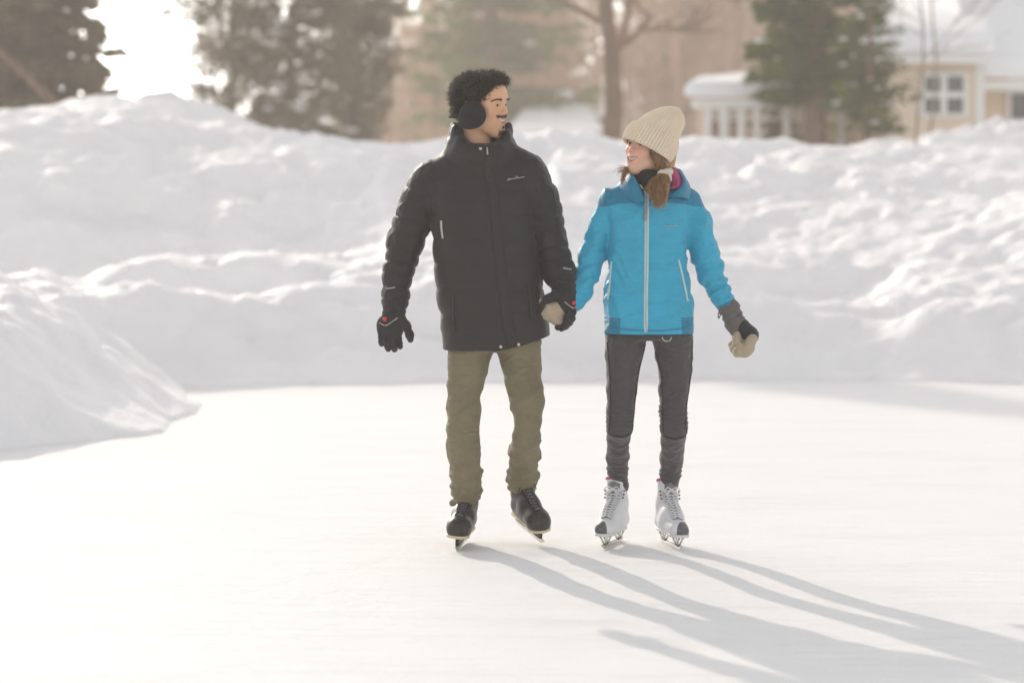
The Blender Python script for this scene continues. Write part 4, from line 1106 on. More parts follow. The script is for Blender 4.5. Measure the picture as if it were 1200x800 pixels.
def rel(P, N):
    a = fbm(P*np.array((1, 1, 1.8)), 9, 2, 2)*.0045
    b = (1-np.abs(fbm(P*np.array((1.6, 1.6, 1)), 17, 2, 8))*3)
    sleeve = ((P[:, 0] < W(505, 250)[0]) | (P[:, 0] > W(628, 250)[0])).astype(float)
    return a+np.maximum(b, 0)*.0022*(.25+sleeve)
parka = sdf_obj('parka', v, M_parka, man, MB_, rel)
pt = bvh(parka, MB_)
M_zip_s = new_mat('silver_zip', (.45, .43, .38), .35, metal=.8)
plk = pxpath([(575, 182), (572.5, 200), (578, 225), (582, 265), (586, 300), (590, 340), (594, 372), (600, 402)])
strip('placket', pt, plk, .044, .004, M_parka, parka, MB_, samples=7, round_=True)
M_stitch = new_mat('black_stitching', (.010, .010, .011), .7)
for off in (-5.0, 5.0): strip('placket_seam', pt, pxpath([(575+off, 184), (572.5+off, 200), (578+off, 225), (582+off, 265), (586+off, 300), (590+off, 340), (594+off, 372), (599+off, 400)]), .0018, .0006, M_stitch, parka, MB_, lift=.004)
strip('pocket_zip', pt, pxpath([(533, 346), (532.5, 365), (534, 386)]), .008, .003, M_parka2, parka, MB_)
strip('pocket_zip', pt, pxpath([(518, 258), (518.5, 268), (520, 279)]), .007, .003, M_zip_s, parka, MB_)
strip('pocket_zip', pt, pxpath([(617, 330), (620, 350), (622, 372)]), .008, .003, M_parka2, parka, MB_)
M_snap = new_mat('brass_snap', (.62, .55, .45), .3, metal=.9)
for a in ((587, 403.5), (607.5, 401), (563.5, 175)): disc_on('snap_button', pt, a[0], a[1], .0065, M_snap, parka, MB_)
strip('zip_pull', pt, pxpath([(571, 174), (571.5, 182)]), .005, .004, M_zip_s, parka, MB_)
M_grey = new_mat('reflective_print', (.36, .36, .36), .5)
cur = [(0, -.05), (.03, .02), (.08, .10), (.12, .07), (.09, .01), (.12, .0), (.17, .06), (.20, .04), (.23, .09), (.27, .05), (.30, .10), (.34, .07), (.38, .12), (.42, .08), (.47, .10), (.52, .20), (.57, .22), (.60, .15), (.56, .10), (.62, .11), (.68, .16), (.72, .13), (.78, .17), (.84, .17), (.92, .19), (1.0, .20)]
script_mark('chest_logo', pt, [catmull([(a, b, 0) for a, b in cur], 3)], 594.5, 211.5, 20, M_grey, parka, MB_, r=.0016)
xx = WP(456, 336)
strip('sleeve_logo', pt, pxpath([(454, 337.5), (459, 337), (464, 336)]), .0035, .0012, M_grey, parka, MB_)
strip('sleeve_logo', pt, pxpath([(659, 313), (664, 314), (669, 315)]), .0045, .0012, M_grey, parka, MB_)

# ---- trousers
M_tr = fabric('olive_trousers', (.20, .17, .102), .78, .14, weave=900, wr=14, wrd=.014, spec=.18, sheen=.1)
v = Vol((-.30, D0-.24, .15), (.20, D0+.36, .98), .0045)
v.loft([(zz(412), W(581, 412)[0], D0+.01, .170, .125), (zz(400), W(581, 400)[0], D0+.01, .178, .13), (zz(360), W(578, 360)[0], D0+.01, .165, .125)], .02)
LL = [(408, 551, 28, .0), (430, 547.5, 23.5, -.01), (450, 544.5, 20.5, -.02), (478, 543, 20, -.04), (499, 542, 18.6, -.05), (525, 542.5, 19.5, -.02), (555, 545.5, 18.5, .06), (575, 547, 17.5, .11), (589, 545, 16, .145)]
LR = [(408, 609, 27, .0), (430, 612, 23.5, -.02), (450, 613.5, 22, -.05), (470, 618, 21, -.08), (490, 618.5, 17, -.08), (512, 616, 16.5, -.02), (530, 615, 18, .08), (555, 613, 18, .17), (577, 612, 16, .25)]
for Ls in (LL, LR):
    def stack(t, X, Y, Z): return 0
    for i in range(len(Ls)-1):
        a, b = Ls[i], Ls[i+1]
        low = max(0, (a[0]-520)/60)
        dd = (lambda lw: (lambda t, X, Y, Z: lw*.0042*np.sin(Z*165+X*22+Y*14+np.sin(X*40)*1.4)))(low)
        v.cone(WP(a[1], a[0], D0+a[3]), WP(b[1], b[0], D0+b[3]), a[2]*PX*.97, b[2]*PX*.97, .018, disp=dd if low > 0 else None)
for Ls, c in ((LL, 597), (LR, 584)):
    pass
v.op(lambda X, Y, Z: (np.where(X < W(580, 590)[0], zz(596), zz(585))-Z)+.25*(Y-D0-np.where(X < W(580, 590)[0], .14, .25)), (-.4, D0-.3, .1), (.3, D0+.4, .3), .002, 'and')
# hollow ends
v.cone(WP(545.5, 590, D0+.15), WP(544.5, 606, D0+.17), .041, .041, .003, 'sub'); v.cone(WP(612, 580, D0+.26), WP(611, 598, D0+.28), .041, .041, .003, 'sub')
def relt(P, N):
    lw = np.clip((.62-P[:, 2])/.4, .25, 1)
    a = fbm(np.stack([P[:, 0]*.9+P[:, 2]*.5, P[:, 1], P[:, 2]*1.7], 1), 13, 3, 21)
    r = np.maximum(0, 1-np.abs(fbm(np.stack([P[:, 0]+P[:, 2]*.6, P[:, 1], P[:, 2]*1.5-P[:, 0]*.8], 1), 10, 2, 40))*3.5)
    k2 = np.maximum(0, 1-np.abs(fbm(np.stack([P[:, 0]*.8-P[:, 2]*.9, P[:, 1]*.5, P[:, 2]*.9], 1), 7, 2, 70))*3)
    return a*.009*lw+r*.009*lw+k2*.007-.005
tr = sdf_obj('trousers', v, M_tr, man, MB_, relt)
tt = bvh(tr, MB_)
M_st = fabric('olive_seam', (.12, .10, .06), .8)
strip('fly', tt, pxpath([(580, 404), (580.5, 411)]), .006, .001, M_st, tr, MB_)

# ---- gloves
M_glv = fabric('black_glove', (.020, .020, .022), .7, wr=40, wrd=.002)
M_red = new_mat('red_badge', (.70, .035, .045), .5); M_pipe = new_mat('grey_piping', (.40, .38, .36), .6)
def fingers(v, base_pts, dirs, lens, rad, curl, cdir, k=.006, mid=3):
    """each finger its own bent chain"""
    for b, d, L, r in zip(base_pts, dirs, lens, rad):
        d = np.array(d, float); d /= np.linalg.norm(d); P = [np.array(b, float)]; q = d.copy(); c = np.array(cdir, float)
        for s in (.45, .32, .23):
            P.append(P[-1]+q*L*s); q = q+c*curl; q /= np.linalg.norm(q)
        v.chain(P, [r, r*.97, r*.92, r*.80], k)
# free hand (image left): back of the hand to the camera, fingers down and slightly curled
v = Vol(WP(425, 425, D0-.2), WP(495, 340, D0+.1)+np.array((0, 0, .0)), .0026)
yh = D0-.05
v.cone(WP(463, 350, D0-.02), WP(461.5, 366, yh+.01), .050, .040, .01, disp=lambda t, X, Y, Z: .0025*np.sin(Z*260))
v.cone(WP(461.5, 366, yh+.01), WP(456, 386, yh), .038, .044, .02, flat=((0, 1, 0), .62))
v.cone(WP(450, 380, yh), WP(464, 386, yh), .028, .028, .02)
fb = [WP(446.5, 387, yh-.004), WP(453, 390, yh-.008), WP(460, 391, yh-.008), WP(466.5, 390, yh-.002)]
fingers(v, fb, [(.0, -.1, -1), (.06, -.1, -1), (.08, -.1, -1), (.10, -.08, -1)], [.056, .068, .066, .056], [.0125, .0138, .0138, .0132], .42, (.10, .75, .0), .005)
v.chain([WP(468, 370, yh), WP(476, 382, yh-.015), WP(480, 392, yh-.02), WP(481, 398, yh-.018)], [.020, .0165, .015, .012], .012)
def relg(P, N): return fbm(P, 40, 3, 3)*.0022+np.maximum(0, 1-np.abs(fbm(P*np.array((1, 1, 2)), 30, 2, 5))*4)*.0012
gl = sdf_obj('glove', v, M_glv, man, MB_, relg, 1); gt = bvh(gl, MB_)
disc_on('badge', gt, 452, 373, .0085, M_red, gl, MB_); strip('piping', gt, pxpath([(446, 377), (453, 380), (460, 376), (467, 371)]), .003, .0015, M_pipe, gl, MB_)
# hand holding hers (image right)
v = Vol((W(628, 360)[0], D0-.24, W(600, 395)[1]), (W(686, 360)[0], D0+.06, W(600, 318)[1]), .0026)
yh = D0-.085
v.cone(WP(659, 328, D0-.05), WP(661, 340, yh+.02), .054, .046, .01, disp=lambda t, X, Y, Z: .003*np.sin(Z*240))
v.cone(WP(661, 338, yh+.02), WP(664, 354, yh), .042, .038, .02)
v.cone(WP(664, 352, yh), WP(667, 364, yh+.005), .034, .026, .02)
# thumb reaches over her hand to the left
v.chain([WP(657, 344, yh-.008), WP(648, 347.5, yh-.022), WP(641, 350, yh-.020), WP(636.5, 355, yh-.008)], [.020, .0155, .0145, .012], .012)
# fingers go down the far side and close under hers
for i, (bx, by, ex, ey, tx, ty, dy) in enumerate(((669, 355, 671, 366, 665, 376, -.030), (668, 362, 670, 373, 661, 382.5, -.018), (667, 366, 667, 378, 658, 385, .000), (664, 368, 662, 379, 653.5, 383.5, .020))):
    v.chain([WP(bx, by, yh+dy*.4), WP(ex, ey, yh+dy), WP((ex+tx)/2-.3, (ey+ty)/2+1, yh+dy*1.1), WP(tx, ty, yh+dy*1.0)], [.0155, .0142, .0135, .0115], .004)
gl2 = sdf_obj('glove', v, M_glv, man, MB_, relg, 1); gt = bvh(gl2, MB_)
disc_on('badge', gt, 671.5, 353.5, .0085, M_red, gl2, MB_); strip('piping', gt, pxpath([(661, 352), (666, 356), (671, 359.5), (675, 357)]), .003, .0015, M_pipe, gl2, MB_)
strip('wrist_strap', gt, pxpath([(652, 331), (660, 332), (669, 333)]), .020, .003, M_parka2, gl2, MB_)

# ---- skates
skate('ice_skate', None, man, MB_, (W(542, 645)[0], D0+.12, .004), R(-9), R(4), .215, 'hockey', pitch=R(2))
skate('ice_skate', None, man, MB_, (W(617, 640)[0], D0+.235, .042), R(24), R(-7), .215, 'hockey', pitch=R(12))
# ================================================================ the woman
rng = np.random.default_rng(11)
WB = np.array((W(755, 640)[0], D0, 0.0))
wom = empty('person', WB, 'woman in bright blue jacket, beige knit hat and charcoal leggings standing on white ice skates', 'person')
M_skin_w = skin_mat('skin_fair')
hd = Head((W(762.5, 173)[0], D0+.015, W(760, 173)[1]), R(-49), R(10), R(-5), 1.0, True)
v = Vol(hd.c-np.array((.15, .16, .22)), hd.c+np.array((.15, .16, .14)), .0021)
hd.build(v)
nb = np.array((W(765, 228)[0], D0+.035, W(763, 228)[1]))
v.cone(hd.w((0, .030, -.050)), nb, .048, .056, .03)
V1, Q1 = v.mesh('head'); V1 = smooth_mesh(V1, Q1, 2)
c1 = hd.color(V1, (.68, .41, .30), (.60, .27, .23), (.74, .31, .24))
v = Vol((.20, D0-.25, .20), (1.02, D0+.25, 1.46), .009)
wx = lambda px: W(px, 400)[0]
v.loft([(zz(388), wx(760), D0+.02, .09, .06), (zz(340), wx(760), D0+.01, .085, .06), (zz(260), wx(761), D0, .10, .07), (zz(232), wx(762), D0+.01, .10, .05)], .03)
v.cone(nb, nb-np.array((0, 0, .09)), .05, .08, .04)
v.chain([WP(722, 242), WP(694, 302, D0+.01), WP(678, 350, D0-.05)], [.026, .024, .018], .02)
v.chain([WP(802, 242), WP(825, 300, D0+.02), WP(853, 360, D0)], [.026, .028, .022], .02)
v.chain([WP(738, 400), WP(728, 480, D0-.03), WP(724, 535, D0+.12), WP(723.5, 550, D0+.165), WP(726, 574, D0+.20)], [.045, .032, .024, .022, .020], .02)
v.chain([WP(782, 400), WP(789, 480, D0-.03), WP(787, 540, D0+.10), WP(785, 556, D0+.14), WP(783, 574, D0+.17)], [.045, .032, .024, .022, .020], .02)
V2, Q2 = v.mesh('b')
o = link('body', mesh_np('body', np.concatenate([V1, V2])-WB, np.concatenate([Q1, Q2+len(V1)])), M_skin_w, wom)
vattr(o, 'col', np.concatenate([c1, np.tile((.62, .36, .26), (len(V2), 1))]))
hd.eyes(wom, WB, M_eyew, M_iris, look=(-.02, .12)); hd.teeth(wom, WB, M_tooth)
headtree = BVHTree.FromPolygons([tuple(q) for q in V1], [tuple(int(a) for a in q) for q in Q1])
M_browd = new_mat('brow_brown', (.035, .018, .011), .6)
for q in (-1, 1): S, Dd = brow_spots(170, .0160, .0055, .0012, q); face_hair('eyebrow', hd, headtree, S, Dd, .008, .0007, M_browd, wom, WB)
# lashes
for q in (-1, 1):
    mb = MB(); P = []
    for t in np.linspace(-1, 1, 9): 
        P.append(hd.w((q*.031+t*.0125, -.0885-(1-t*t)*.0030, -.001+.0042*(1-t*t)-.0006)))
    mb.tube(P, [.0004, .0009, .0011, .0012, .0012, .0012, .0011, .0009, .0004], 5); mb.build('eyelashes', M_browd, wom, WB)

# ---- hat: ribbed beanie with a turned-up brim
M_knit = fabric('beige_knit', (.76, .64, .49), .9, .10, weave=420, wr=60, wrd=.0015, sheen=.35, spec=.1, wd=.0012)
C0 = WP(757.5, 175, D0-.002)
ax = np.array((math.sin(R(28)), .13, math.cos(R(27)))); ax /= np.linalg.norm(ax)
u_ = np.array((math.cos(R(27)), -.05, -math.sin(R(27)))); u_ = u_-ax*(u_@ax); u_ /= np.linalg.norm(u_); w_ = np.cross(ax, u_)
def knit(prof, ribs, amp, drift, nper=6, squash=1.0, drow=70):
    nA = ribs*nper; V = []; 
    for s, r in prof:
        a = np.arange(nA)/nA*2*np.pi
        rib = (np.abs(np.sin(a*ribs/2))**.7)*amp
        st = .0006*np.sin(s/.0045*np.pi)*np.cos(a*ribs)
        rr = r+(rib-amp*.5)*min(1, r/.05)+st
        lump = .004*vnoise(np.stack([np.cos(a)*3, np.sin(a)*3, np.full(nA, s*25)], 1), 1, 3)
        rr = rr+lump*min(1, r/.05)
        c = C0+ax*s+drift(s)
        V.append(c[None]+np.outer(np.cos(a)*rr, u_)+np.outer(np.sin(a)*rr*squash, w_))
    V = np.concatenate(V); m = len(prof); i = np.arange(m*nA).reshape(m, nA)
    Q = np.stack([i[:-1], np.roll(i[:-1], -1, 1), np.roll(i[1:], -1, 1), i[1:]], -1).reshape(-1, 4); return V, Q
dr = lambda s: u_*(.008*np.sin(min(1, max(0, s)/.20)*1.6)+.026*(max(0, s-.07)/.13)**1.4)
pr = [(s, np.interp(s, [.0, .05, .078, .11, .140, .165, .184, .198, .206], [.094, .096, .091, .082, .072, .058, .042, .024, .005])) for s in np.linspace(.0, .206, 62)]
V, Q = knit(pr, 54, .0066, dr)
hat = link('knit_hat', mesh_np('knit_hat', V-WB, Q), M_knit, wom)
tb = np.linspace(0, 1, 40); pb = []
for t in tb:                                                                  # brim profile: outside up, over the fold, inside
    if t < .75: s = -.006+.074*(t/.75); r = .1040+.0045*math.sin(t/.75*math.pi)
    else: a = (t-.75)/.25*math.pi; s = .068+.006*math.sin(a); r = .1040-.008*(1-math.cos(a))*.9
    pb.append((s, r))
pb = [(-.004, .0925), (-.009, .098)]+pb
V, Q = knit(pb, 50, .0078, dr)
link('hat_brim', mesh_np('hat_brim', V-WB, Q), M_knit, hat)

# ---- hair: brown, pulled into a low side ponytail
M_hair_w = new_mat('hair_brown', (.16, .085, .042), .42, spec=.45); t = NT(M_hair_w)
t.set('Base Color', t.ramp(t.noise(90, 3, .6, t.obj((1, 1, .25))), [(.3, (.17, .078, .032)), (.7, (.55, .33, .16))]))
def lock(name, guides, n, spread, r, parent, seed, frizz=.004, segs=14):
    """many long strands following a guide curve whose width is given per point"""
    rg = np.random.default_rng(seed); G = np.array(catmull([g[:3] for g in guides], 5)); Wd = np.interp(np.linspace(0, 1, len(G)), np.linspace(0, 1, len(guides)), [g[3] for g in guides])
    K = len(G); V = np.zeros((n, K, 3, 3)); 
    T = np.gradient(G, axis=0); T /= np.linalg.norm(T, axis=1)[:, None]
    A = np.cross(T, (0, 1, 0)); A /= np.linalg.norm(A, axis=1)[:, None]; B = np.cross(T, A)
    an = rg.uniform(0, 6.28, n); rad = np.sqrt(rg.uniform(.05, 1, n)); ph = rg.uniform(0, 6.28, (n, 2)); fr = rg.uniform(2, 6, n); end = rg.uniform(.55, 1.0, n)**.8
    for k in range(K):
        tt_ = k/(K-1); te = np.minimum(tt_, end); 
        g = np.stack([np.interp(te*(K-1), np.arange(K), G[:, i]) for i in range(3)], 1); w = np.interp(te*(K-1), np.arange(K), Wd)
        c = g+A[k]*(np.cos(an)*rad*w+frizz*tt_*np.sin(fr*tt_+ph[:, 0]))[:, None]+B[k]*(np.sin(an)*rad*w*.7+frizz*tt_*np.cos(fr*tt_+ph[:, 1]))[:, None]
        rr = r*(1-.6*tt_)
        for j in range(3):
            q = 2.094*j; V[:, k, j] = c+rr*(math.cos(q)*A[k]+math.sin(q)*B[k])
    i = np.arange(n)[:, None, None]*K*3+np.arange(K-1)[None, :, None]*3; j = np.arange(3)[None, None, :]; j2 = (j+1) % 3
    Q = np.stack([i+j, i+j2, i+3+j2, i+3+j], -1).reshape(-1, 4)
    return link(name, mesh_np(name, V.reshape(-1, 3)-WB, Q), M_hair_w, parent)
# cap of hair under the hat, over temple, ear and nape
v = Vol(hd.c-np.array((.16, .17, .16)), hd.c+np.array((.16, .17, .16)), .0035)
hd.E(v, (0, .028, .020), (.084, .094, .088), .02); hd.E(v, (.045, .040, -.050), (.036, .055, .050), .03); hd.E(v, (-.045, .040, -.050), (.036, .055, .050), .03)
hd.E(v, (0, -.085, -.02), (.080, .072, .15), .01, 'sub')
hd.C(v, (-.16, -.040, -.10), (.16, -.040, -.10), .052, .052, .01, 'sub')
V, Q = v.mesh('h'); V = smooth_mesh(V, Q, 2); V = V+(fbm(V*np.array((1, 1, .25)), 90, 2, 5)*.0025)[:, None]*np.array((.5, -.8, 0))
hw = link('hair', mesh_np('hair', V-WB, Q), M_hair_w, wom)
f_ = lambda px, py, dy, w: (*WP(px, py, D0+dy), w)
lock('side_hair', [f_(764, 174, -.075, .008), f_(768, 184, -.075, .012), f_(772, 194, -.075, .016), f_(780, 202, -.075, .012)], 260, 1, .0009, hw, 3, .001)
lock('side_hair', [f_(770, 183, -.068, .014), f_(776, 192, -.065, .014), f_(781, 202, -.070, .011)], 240, 1, .0009, hw, 13, .001)
lock('ponytail', [f_(780, 201, -.085, .011), f_(779, 208, -.115, .020), f_(776, 218, -.150, .027), f_(773, 230, -.170, .026), f_(772, 246, -.172, .012)], 700, 1, .0009, hw, 4, .013)
lock('loose_wisps', [f_(776, 206, -.12, .014), f_(768, 214, -.155, .022), f_(763, 224, -.17, .026), f_(757, 234, -.175, .018)], 90, 1, .0008, hw, 5, .010)
lock('loose_wisps', [f_(736, 198, -.03, .006), f_(731, 200, -.05, .008), f_(726, 201, -.06, .010), f_(721, 207, -.06, .010)], 40, 1, .0007, hw, 6, .014)
lock('loose_wisps', [f_(739, 200, -.03, .006), f_(733, 203, -.08, .008), f_(730, 210, -.10, .007), f_(731, 217, -.12, .006)], 70, 1, .0008, hw, 7, .006)
lock('loose_wisps', [f_(738, 197, -.04, .005), f_(730, 197, -.06, .007), f_(722, 199, -.07, .010)], 26, 1, .0006, hw, 8, .012)
lock('loose_wisps', [f_(759, 171, -.088, .002), f_(761, 176, -.088, .003), f_(763, 182, -.084, .004), f_(766, 190, -.08, .003)], 40, 1, .0007, hw, 9, .002)
# scrunchie
mb = MB(); P = []
c_ = WP(779.5, 202.5, D0-.098)
for a in np.linspace(0, 2*math.pi, 33)[:-1]:
    P.append(c_+np.array((.017*math.cos(a), .016*math.sin(a), .004*math.cos(a+.6))))
P.append(P[0]); mb.tube(P, [.0125+.0028*math.sin(i*2.7)+.0015*math.sin(i*5.1) for i in range(32)]+[.0125], 10, caps=False)
mb.tube([c_+np.array((.012, -.016, -.002)), c_+np.array((.019, -.020, -.018)), c_+np.array((.022, -.018, -.034))], [.008, .0065, .003], 6)
M_scr = fabric('cream_knit', (.66, .60, .50), .9, weave=500); mb.build('scrunchie', M_scr, hw, WB)

# ---- neck gaiter
M_gait = fabric('black_gaiter', (.018, .018, .020), .85, wr=30, wrd=.004)
v = Vol(nb-np.array((.13, .13, .06)), nb+np.array((.13, .13, .14)), .004)
gz = lambda py: zz(py)
for z_, rx, ry, r_ in ((gz(226), .070, .072, .022), (gz(218), .066, .068, .020), (gz(211), .062, .066, .018), (gz(206), .062, .066, .012)):
    ring_tube(v, [(nb[0]-.008+rx*math.sin(a), nb[1]-.022-ry*math.cos(a), z_-.006*math.sin(a)+.010*max(0, math.cos(a+.5))) for a in np.linspace(0, 2*math.pi, 15)[:-1]], [r_]*14, .016)
sdf_obj('neck_gaiter', v, M_gait, wom, WB, lambda P, N: fbm(P*np.array((1, 1, 3)), 18, 2, 6)*.004)

# ---- jacket
def jmat():
    m = fabric('blue_shell', (.030, .36, .54), .5, .08, weave=1200, wr=12, wrd=.012, spec=.3, sheen=.1); t = NT(m)
    old = t.b.inputs['Base Color'].links[0].from_socket
    y = t.math('GREATER_THAN', t.attr('yoke').outputs['Fac'], 0); s = t.math('LESS_THAN', t.math('ABSOLUTE', t.attr('yoke').outputs['Fac']), .0010)
    c = t.mix(y, old, (.012, .20, .33)); c = t.mix(t.math('MULTIPLY', s, .5), c, (.008, .08, .17)); t.set('Base Color', c); return m
M_blue = jmat(); M_dblue = fabric('dark_blue_shell', (.012, .20, .33), .55, .08, wr=16, wrd=.004); M_zipw = new_mat('pale_zip', (.50, .62, .62), .5)
v = Vol((.20, D0-.24, .86), (1.0, D0+.22, 1.47), .0042)
v.loft([sec(398, 707, 814, 0, .125), sec(388, 707, 814, 0, .125), sec(372, 706.5, 813.5, 0, .123), sec(350, 708, 811.5, 0, .118), sec(325, 711, 807, 0, .112), sec(300, 713.5, 805, 0, .110),
        sec(275, 713, 806, 0, .115), sec(255, 711, 809, 0, .112), sec(236, 714, 810, .01, .100), sec(224, 722, 803, .015, .085), sec(213, 733, 796, .02, .070)], .02, e=2.25)
v.cone(WP(738, 222, D0+.02), WP(716, 234, D0+.015), .042, .048, .04); v.cone(WP(790, 221, D0+.02), WP(807, 232, D0+.015), .042, .048, .04)
def wr(k, amp, ph=0): return lambda t, X, Y, Z: amp*np.sin(t*k+ph+X*30+Y*20)
v.chain([WP(715, 237, D0+.015), WP(704, 264, D0+.015), WP(695, 296, D0+.015)], [.051, .050, .055], .02)
v.chain([WP(695, 296, D0+.015), WP(689, 318, D0-.01), WP(683, 338, D0-.04), WP(676, 352, D0-.06)], [.056, .050, .044, .038], .012, disp=wr(7, .0020))
v.chain([WP(808, 236, D0+.015), WP(819, 262, D0+.015), WP(825, 296, D0+.02)], [.051, .054, .056], .02)
v.chain([WP(825, 296, D0+.02), WP(834, 322, D0+.015), WP(845, 344, D0+.01), WP(851, 357, D0)], [.058, .053, .047, .043], .012, disp=wr(7, .0018))
v.op(lambda X, Y, Z: (zz(392.5)-.5*np.abs(X-wx(760))*.04-Z)+0*Y, (.1, D0-.3, .8), (1.1, D0+.3, 1.0), .004, 'and')
v.loft([(.80, wx(760), D0, .150, .10), (zz(386), wx(760), D0, .150, .10)], .004, 'sub')
# collar / hood base
cx, cy = nb[0]+.004, nb[1]+.01
def wring(z0, rx, ry, r, drop): return [(cx+rx*math.sin(a), cy-ry*math.cos(a), z0-drop*max(0, math.cos(a))**2) for a in np.linspace(0, 2*math.pi, 17)[:-1]]
ring_tube(v, wring(zz(222), .098, .095, .02, .012), [.024]*16, .03)
ring_tube(v, wring(zz(213), .108, .098, .02, .030), [.015]*16, .02)
ring_tube(v, wring(zz(207), .114, .100, .02, .062), [.0095]*16, .018)
v.ell((cx+.06, cy+.075, zz(212)), (.075, .05, .045), None, .03)
def relw(P, N):
    x, z = P[:, 0], P[:, 2]
    la = np.exp(-(((x-W(690, 320)[0])/.10)**2+((z-zz(318))/.11)**2)); ra = np.exp(-(((x-W(838, 325)[0])/.12)**2+((z-zz(325))/.12)**2))
    n1 = np.sin((z*1.0+(x-.3)*.9)*95+9*fbm(P, 8, 2, 3))*la+np.sin((z-(x-.8)*.7)*85+9*fbm(P, 8, 2, 5))*ra; n1 = n1*(.55+.6*fbm(P, 9, 2, 91))
    big = fbm(np.stack([x*1.2, P[:, 1], z*.8+x*.3], 1), 8, 3, 31)
    rd = np.maximum(0, 1-np.abs(fbm(np.stack([x+z*.4, P[:, 1], z*1.1-x*.5], 1), 7, 2, 50))*3.2)
    n1 = np.sign(n1)*np.abs(n1)**.7
    dr_ = np.sin(x*75+z*22+5*fbm(P, 5, 2, 77))*np.exp(-((z-zz(330))/.16)**2)
    return .0090*n1+.009*big+.009*rd+.0022*dr_+fbm(P, 30, 2, 9)*.001-.004
jk = sdf_obj('jacket', v, M_blue, wom, WB, relw)
P = verts(jk)+WB.astype(np.float32)
px_ = 600+P[:, 0]/(P[:, 1])*FPX; 
zf = P[:, 2]; xo = np.abs(P[:, 0]-wx(761))
y1 = zf-(zz(238)+.016*np.clip((.13-xo)/.13, -1, 1)*0+np.interp(xo, [0, .05, .13, .17, .3], [.010, .004, -.002, -.012, -.016]))
low = np.minimum(zz(371)-zf+0.02*0, xo-.124+.06*(zf-zz(392)))
cuff_l = np.minimum(.028-np.linalg.norm(P-WP(678, 349, D0-.05), axis=1)*1.0, 1)
cuff_r = .050-np.abs(((P-WP(853, 361, D0))@((WP(845, 344)-WP(853, 361))/np.linalg.norm(WP(845, 344)-WP(853, 361)))))
cuff_r = np.where((P[:, 0] > W(838, 350)[0]) & (zf < zz(335)), .018-np.abs(((P-WP(852, 359, D0))@((WP(845, 344)-WP(853, 361))/np.linalg.norm(WP(845, 344)-WP(853, 361))))), -1)
vattr(jk, 'yoke', np.maximum.reduce([y1, low, cuff_r]))
jt = bvh(jk, WB)
zl = pxpath([(757, 227), (756.5, 240), (756, 280), (755.5, 320), (755, 360), (755, 391)])
strip('zip', jt, zl, .0165, .0035, M_zipw, jk, WB, samples=3, round_=True)
strip('zip_teeth', jt, zl, .005, .0012, new_mat('grey_zip_teeth', (.34, .42, .43), .4), jk, WB, lift=.0058)
strip('zip_edge', jt, pxpath([(757, 228), (752.5, 222), (748, 214), (744, 207)]), .006, .0035, M_zipw, jk, WB)
strip('zip_pull', jt, pxpath([(755.5, 243), (754.5, 250), (753.5, 258)]), .008, .005, new_mat('zip_cord', (.30, .27, .24), .5), jk, WB, lift=.008)
strip('pocket_zip', jt, pxpath([(793.5, 304), (797, 318), (801, 336), (804.5, 352)]), .0055, .0025, M_zipw, jk, WB)
strip('pocket_zip', jt, pxpath([(716.5, 306), (715, 318), (714, 334), (712, 350)]), .005, .0025, M_zipw, jk, WB)
st_ = []
for a, b in ((0, .10), (.13, .22), (.25, .30), (.34, .46), (.50, .58), (.61, .72), (.75, .80), (.83, .93), (.95, 1.0)): st_.append([(a, 0), ((a+b)/2, .012), (b, 0)])
script_mark('chest_logo', jt, st_, 776, 264.5, 16, new_mat('grey_print', (.42, .46, .47), .5), jk, WB, r=.0020)
strip('hem_seam', jt, pxpath([(709, 381), (730, 384), (755, 385.5), (785, 384.5), (812, 381)]), .004, .001, M_dblue, jk, WB)
mb = MB(); hx, hz_ = W(779, 391); P = [(hx+.018*math.cos(a), D0-.13, hz_-.006+.016*math.sin(a)) for a in np.linspace(math.pi, 2*math.pi, 9)]; mb.tube(P, .0016, 5); mb.build('hem_cord', M_zipw, jk, WB)
# dark blue collar flap on the left and the hood folded behind, pink lining
def hood_shell(name, pts_o, mat, th=.006, parent=jk):
    A = np.array([[WP(*q[:2], D0+q[2]) for q in row] for row in pts_o]); n, m = A.shape[:2]
    fine = np.array([catmull(list(r_), 5) for r_ in A]); fine = np.stack([np.array(catmull(list(fine[:, j]), 5)) for j in range(fine.shape[1])], 1)
    n, m = fine.shape[:2]; i = np.arange(n*m).reshape(n, m); Q = np.stack([i[:-1, :-1], i[:-1, 1:], i[1:, 1:], i[1:, :-1]], -1).reshape(-1, 4)
    V = fine.reshape(-1, 3); V = V+(fbm(V, 22, 2, 5)*.003)[:, None]*np.array((0, 1, 0))
    o = link(name, mesh_np(name, V-WB, Q), mat, parent); md = o.modifiers.new('s', 'SOLIDIFY'); md.thickness = th; md.offset = 0; return o
hood_shell('collar_flap', [[(731, 207, .0), (737, 206, -.055), (743, 206, -.085)], [(727, 216, -.02), (736, 216, -.085), (747, 215, -.112)], [(728, 226, -.03), (741, 228, -.105), (752, 225, -.125)], [(735, 233, -.06), (747, 237, -.115), (756, 236, -.122)]], M_dblue)
hood_shell('hood', [[(793, 198, .03), (797, 200, .015), (801, 207, .02)], [(797, 208, -.04), (802, 210, -.045), (806.5, 216, -.01)], [(796, 220, -.085), (802, 220, -.08), (808, 225, -.02)], [(785, 230, -.118), (797, 231, -.110), (807, 234, -.03)]], M_dblue, .010)
M_purple = fabric('purple_binding', (.10, .035, .17), .7)
hood_shell('hood_lining', [[(784, 197, .02), (789, 196.5, .0), (794, 199, .0)], [(784, 207, -.04), (791, 207, -.060), (798, 209, -.050)], [(786, 221, -.085), (791, 220.5, -.092), (796.5, 219, -.088)]], M_pink, .006)
